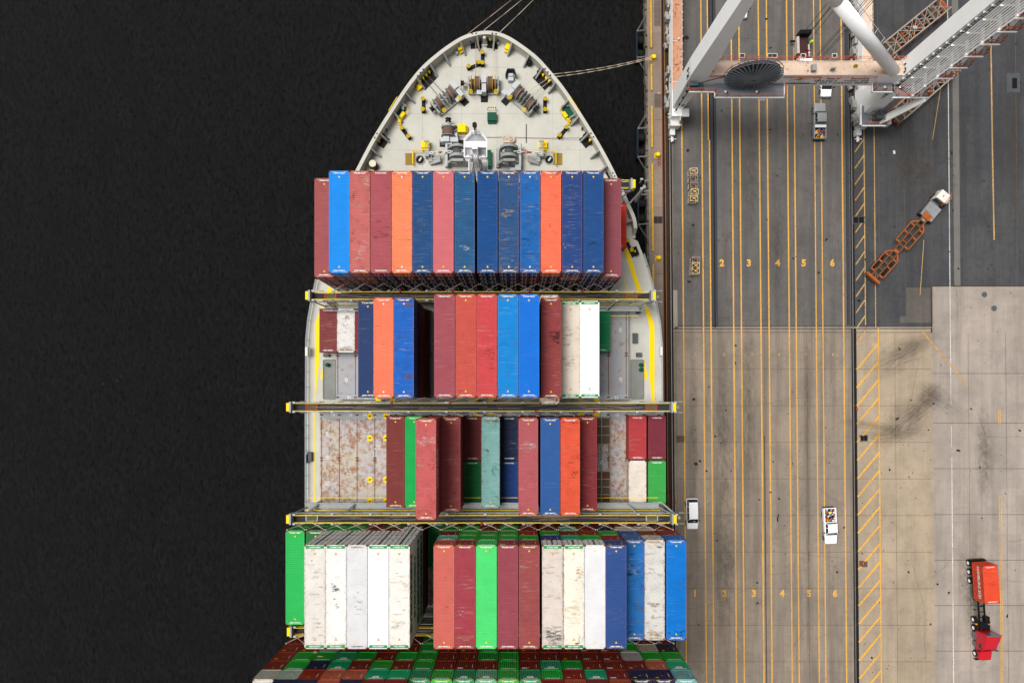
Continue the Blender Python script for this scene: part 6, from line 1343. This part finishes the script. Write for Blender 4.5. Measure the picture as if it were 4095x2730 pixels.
def person(px, py, label, rz=0):
    x, y = Q(px, py); t = thing('person', label, 'person', (x, y, 0), rz)
    V = [(0,0,.95),(0,0,1.15),(0,.01,1.38),(0,.01,1.5),(0,.03,1.62),(.1,0,.9),(.12,0,.5),(.12,.02,.08),(.12,-.1,.04),(-.1,0,.9),(-.13,0,.5),(-.13,.02,.08),(-.13,-.1,.04),(.2,0,1.4),(.27,-.04,1.12),(.25,-.22,.95),(-.2,0,1.4),(-.27,-.02,1.12),(-.26,-.12,.88)]
    E = [(0,1),(1,2),(2,3),(3,4),(0,5),(5,6),(6,7),(7,8),(0,9),(9,10),(10,11),(11,12),(2,13),(13,14),(14,15),(2,16),(16,17),(17,18)]; Rr = [.15,.14,.17,.06,.1,.1,.07,.05,.04,.1,.07,.05,.04,.08,.05,.035,.08,.05,.035]
    me = bpy.data.meshes.new('body'); me.from_pydata(V, E, []); me.materials.append(P('work_clothes', lin(40, 44, 60), .9)); o = put('body', me, t); sk = o.modifiers.new('s', 'SKIN'); sub = o.modifiers.new('u', 'SUBSURF'); sub.levels = 1; sub.render_levels = 1
    for v, r in zip(me.skin_vertices[0].data, Rr): v.radius = (r, r)
    m = MB(); m.cyl((0, 0, 1.0), (0, .01, 1.46), .22, .2, 12); put('hi_vis_vest', m.mesh('hi_vis_vest', P('hi_vis', lin(200, 255, 40), .6, dirt=0)), t)
    m = MB(); m.cyl((0, .03, 1.66), (0, .03, 1.76), .15, .1, 14); m.cyl((0, 0, 1.655), (0, 0, 1.67), .18, n=14); put('helmet', m.mesh('helmet', P('hi_vis', lin(200, 255, 40))), t)
person(3240, 186, 'worker in a lime yellow hi-vis vest and helmet standing beside the service truck', R(80))
# terminal tractor with skeletal trailer
ang = -math.atan2(225, 257)
def fr(px, py): return Q(px, py)
x, y = Q(3586, 991); t = thing('skeletal_trailer', 'empty orange skeletal container trailer standing diagonally on the dark asphalt', 'trailer', (x, y, 0), ang)
m = MB()
for s in (-.45, .45): m.bar((s, -6.7, 1.25), (s, 6.4, 1.25), .22, .3)
for yy in (-6, -4.9, -3.6, -2.3, -1.2, .2, 1.0, 2.6, 4.4, 5.4): m.bar((-.45, yy, 1.22), (.45, yy, 1.22), .2, .2)
fr0 = put('main_rail', m.mesh('main_rail', P('rusty_rail', lin(122, 82, 52), .8, dirt=.4, rust=.1)), t)
m = MB()
for y0, y1, tp in ((.4, 5.0, 1), (-5.8, -1.4, 1)):
    for s in (-1, 1):
        m.bar((s*1.3, y0, 1.3), (s*1.3, y1-.9, 1.3), .14, .3); m.bar((s*1.3, y1-.9, 1.3), (s*.5, y1, 1.3), .22, .25)
        for yy in (y0, (y0+y1)/2-.3, y1-1.0): m.bar((s*.5, yy, 1.2), (s*1.3, yy, 1.2), .24, .2)
m.bx(-1.35, 1.35, -7.1, -6.7, .9, 1.6); m.bx(-.7, .7, 5.9, 6.9, 1.25, 1.5); m.bx(-.35, .35, -1.4, -.9, 1.35, 1.5); put('outrigger_frame', m.mesh('outrigger_frame', P('bomb_cart_orange', lin(176, 96, 48), .75, dirt=.6, dsc=1.5, rust=.3)), t)
wheels(t, (-4.6, -3.2), 1.2, .5, .5)
x, y = Q(3719, 842); t = thing('terminal_tractor', 'white cabbed terminal tractor coupled to the empty orange trailer', 'tractor', (x, y, 0), ang+R(2))
m = MB(); m.bx(-.55, .55, -2.6, 2.4, .6, .85); m.bx(-1.15, 1.15, -1.9, .7, .85, 1.15); m.bx(-1.1, -.2, -1.0, .5, 1.15, 1.3); m.bx(.1, 1.1, -1.3, -.1, 1.15, 1.25); m.bx(-.5, .5, -2.6, -1.9, .85, 1.2); put('chassis', m.mesh('chassis', P('deck_plate', lin(150, 152, 156), .6, dirt=.5)), t)
m = MB(); m.bx(-1.2, .45, .9, 2.55, .7, 2.55); m.bx(-1.2, 1.2, 1.9, 2.8, .6, 1.3); bev(put('cab', m.mesh('cab', P('cab_white', lin(238, 232, 222), .4, dirt=.1)), t), .06)
m = MB(); m.bx(-1.13, .38, .87, .9, 1.3, 2.4); m.bx(.45, .48, 1.1, 2.3, 1.3, 2.4); put('window', m.mesh('window', GLASS), t)
m = MB(); m.bx(-.5, -.3, 1.6, 1.9, 2.55, 2.57); m.bar((.7, .9, 1.3), (1.15, 2.9, 1.5), .07); m.bar((-1.2, 2.9, 1.5), (1.15, 2.9, 1.5), .07); m.bar((.6, 3.2, 1.7), (1.15, 2.9, 1.5), .06); m.bar((-1.1, .9, 2.6), (.4, .9, 2.6), .06); m.bar((.45, 2.9, 1.5), (.6, 3.5, 1.9), .05); put('guard_bar', m.mesh('guard_bar', ORG), t); wheels(t, (-1.5, 1.9), 1.25, .5, .45)
# gear racks on carts under the crane stairs
def cart(px, py, a, lb1, lb2):
    x, y = Q(px, py); t = thing('rack_trailer', lb1, 'trailer', (x, y, 0), a)
    m = MB()
    for s in (-.5, .5): m.bar((s, -6.4, .95), (s, 6.4, .95), .25, .35)
    for i in range(9): m.bar((-1.3, -6+i*1.5, .95), (1.3, -6+i*1.5, .95), .2, .25)
    for s in (-1.35, 1.35): m.bar((s, -6.4, 1.0), (s, 6.4, 1.0), .1, .3)
    m.bx(-1.0, 1.0, 6.4, 6.9, .7, 1.3); put('chassis', m.mesh('chassis', P('rusty_orange', lin(176, 92, 50), .8, dirt=.6, dsc=1.5, rust=.25)), t); wheels(t, (-5, -3.6), 1.2, .5, .5)
    gear_rack((x, y, 1.15), a, lb2, True)
cart(3640, 137, R(-51), 'orange trailer under the upper gear rack, left of the slanting crane leg', 'steel twistlock rack on a trailer, left of the slanting crane leg')
cart(3676, 388, R(-49) + 0, 'orange trailer mostly hidden below the crane stair tower', 'steel twistlock rack on a trailer, mostly hidden below the crane stairs')
# cone bins beside lane 1
def bin_(px, py, label, c):
    x, y = Q(px, py); t = thing('cone_bin', label, 'steel bin', (x, y, 0), R(rs.uniform(-4, 4)), 'steel cone bins standing by the quay lanes'); m = MB(); w_, d_ = .6, .44
    m.bx(-w_, w_, -d_, -d_+.05, .1, .8); m.bx(-w_, w_, d_-.05, d_, .1, .8); m.bx(-w_, -w_+.05, -d_, d_, .1, .8); m.bx(w_-.05, w_, -d_, d_, .1, .8); put('bin_wall', m.mesh('bin_wall', P('bin_beige', lin(205, 188, 168), .7, dirt=.4, rust=.1)), t)
    m = MB(); m.bx(-w_+.05, w_-.05, -d_+.05, d_-.05, .1, .3); rr = random.Random(int(px+py))
    for i in range(30): m.box((rr.uniform(-.5, .5), rr.uniform(-.35, .35), rr.uniform(.35, .6)), (.14, .1, .1), rr.uniform(0, 3))
    put('cone_load', m.mesh('cone_load', P('bin_load', lin(78, 62, 52), .9, dirt=.7, dsc=9)), t)
    m = MB(); T_ = 2.0
    for a, q in (((-w_, -d_), (w_, -d_)), ((w_, -d_), (w_, d_)), ((w_, d_), (-w_, d_)), ((-w_, d_), (-w_, -d_))): m.bar((*a, T_), (*q, T_), .07); m.bar((*a, .1), (*a, T_), .06)
    for a in ((-w_, -d_), (w_, -d_), (w_, d_), (-w_, d_)): m.bar((*a, T_), (0, 0, T_+.02), .05)
    put('lifting_frame', m.mesh('lifting_frame', P('frame_cream', lin(232, 214, 160), .6) if c else P('frame_grey', lin(170, 155, 148), .6)), t)
    m = MB(); m.cyl((0, 0, T_), (0, 0, T_+.12), .17, n=12); put('lifting_eye', m.mesh('lifting_eye', P('eye_orange', lin(235, 165, 50)) if c else RUSTY), t)
pos_ = ('topmost', 'second', 'middle', 'fourth', 'lowest')
for i, (px, py, c) in enumerate(((2767, 700, 1), (2767, 727, 0), (2768, 754, 0), (2770, 781, 1), (2767, 808, 1))): bin_(px, py, f'{pos_[i]} of the five steel cone bins in the upper group by lane 1', c)
for i, (px, py, c) in enumerate(((2773, 1047, 0), (2772, 1071, 1), (2771, 1092, 1))): bin_(px, py, f'{("topmost", "middle", "lowest")[i]} of the three steel cone bins in the lower group by lane 1', c)
for px, py, lb in ((3424, 1637, 'small orange-red marker box beside the landside crane rail'), (2729, 1999 , 'small orange-red marker box beside the waterside rail above the white van')):
    if py > 1900: px = 2695; py = 2007
    x, y = Q(px, py); m = MB(); m.k = 0; m.box((x, y, .1), (.25, .4, .2)); m.k = 1; m.box((x, y, .205), (.1, .14, .02)); tag(m.build('marker_box', [P('marker_orange', lin(235, 80, 50)), BLK]), lb, 'marker box')
# red semi truck with container
a = R(3.9); c, s = math.cos(a), math.sin(a)
cx, cy = Q(3889, 2310); t = thing('semi_trailer', 'black container trailer frame behind the red truck, under the orange container', 'trailer', (cx, cy, 0), a)
m = MB()
for q in (-.45, .45): m.bar((q, -7.2, 1.15), (q, 3.2, 1.15), .16, .3)
for i in range(12): m.bar((-.5, -7+i*.9, 1.15), (.5, -7+i*.9, 1.15), .1, .2)
m.bar((-1.2, -3.1, 1.2), (1.2, -3.1, 1.2), .2, .25); m.bar((-1.2, 3.1, 1.2), (1.2, 3.1, 1.2), .2, .25); m.bx(-1.25, 1.25, 3.1, 3.3, .5, 1.1); m.bar((-1.15, -7.0, 1.35), (1.15, -7.0, 1.35), .2, .2)
put('trailer_frame', m.mesh('trailer_frame', BLK), t); m = MB(); m.box((-1.2, -7.0, 1.4), (.25, .2, .25)); m.box((1.2, -7.0, 1.4), (.25, .2, .25)); put('marker_lamp', m.mesh('marker_lamp', P('amber', lin(235, 170, 20))), t)
wheels(t, (-.2, 1.25, 2.7), 1.27, .5, .5, CARW)
ct = container(9, 1, 0, 1, cx, cy, 1.35, 2.59, L2, 'x', top(235, 82, 50), .55, first=True, tri=None, dash=False) if False else None
def loose_container():
    global ROWN; ROWN[9] = 'x'
    o = container(9, 1, 0, 1, cx, cy, 1.35, 2.59, L2, 'x', top(236, 84, 52), .5, first=True, tri=None, dash=False); o.rotation_euler.z = a; tag(o, 'orange-red 20-foot container riding on the trailer of the red truck', 'container'); del o['group']
    text('HAMBURG SÜD', .75, MARKW, .02, 'side_lettering', o, (-1.222, .1, 1.45), (R(90), 0, R(-90)), 1.0, .006)
loose_container()
k = -10.25; tx, ty = cx - k*math.sin(-a)*-1*-1, cy; tx = cx + (-(-1)*0) - math.sin(a)*k; ty = cy + math.cos(a)*k
t = thing('semi_truck', 'bright red long-nosed semi truck facing down at the lower right', 'truck', (tx, ty, 0), a*.6)
m = MB()
for q in (-.42, .42): m.bar((q, -2.2, .95), (q, 4.3, .95), .14, .3)
m.bx(-.6, .6, 2.3, 3.4, 1.1, 1.25); m.bx(-1.2, 1.2, -2.9, -2.75, .4, .8); put('chassis', m.mesh('chassis', BLK), t)
m = MB(); loft(m, [(-2.75,.75,.6,.6,1.2,1.4),(-2.6,1.0,.75,.5,1.3,1.6),(-1.3,1.05,.8,.6,1.6,1.85),(-1.0,1.05,.9,.6,1.6,1.9)]); bev(put('hood', m.mesh('hood', TRUCKRED), t), .08)
m = MB(); loft(m, [(-1.05,1.12,1.0,.7,1.8,1.95),(-.55,1.15,.95,.7,2.2,2.75),(.3,1.18,1.05,.7,2.6,3.0),(1.0,1.2,1.1,.7,2.7,3.4),(1.9,1.22,1.15,.7,2.8,3.75),(2.1,1.2,1.1,.7,2.8,3.7)]); bev(put('cab', m.mesh('cab', TRUCKRED), t), .06)
m = MB(); m.add([(-1.0, -1.12, 2.05), (1.0, -1.12, 2.05), (.95, -.66, 2.85), (-.95, -.66, 2.85)], [(0,1,2,3)]); m.bx(-1.17, -1.14, -.5, .3, 1.7, 2.3); put('windscreen', m.mesh('windscreen', GLASS), t)
m = MB(); m.bx(-1.05, 1.05, 1.95, 2.15, 2.6, 3.9); m.bx(-1.3, -1.15, -.6, .2, .5, 1.0); m.bx(-1.35, -1.1, .6, 1.8, .5, 1.1); put('trim', m.mesh('trim', P('chrome', lin(160, 165, 170), .25, .8)), t)
for s in (-1, 1): m = MB(); m.box((s*1.35, -.95, 2.0), (.25, .15, .6)); put('mirror', m.mesh('mirror', BLK), t)
wheels(t, (-1.9,), 1.15, .5, .3, CARW); wheels(t, (2.3, 3.65), 1.2, .5, .55, CARW)
m = MB()
for s in (-1, 1):
    for yy in (2.3, 3.65): m.bx(s*1.2-.28 if s > 0 else -1.22, 1.22 if s > 0 else -.94, yy-.55, yy+.55, 1.02, 1.06)
put('mudguard', m.mesh('mudguard', BLK), t)
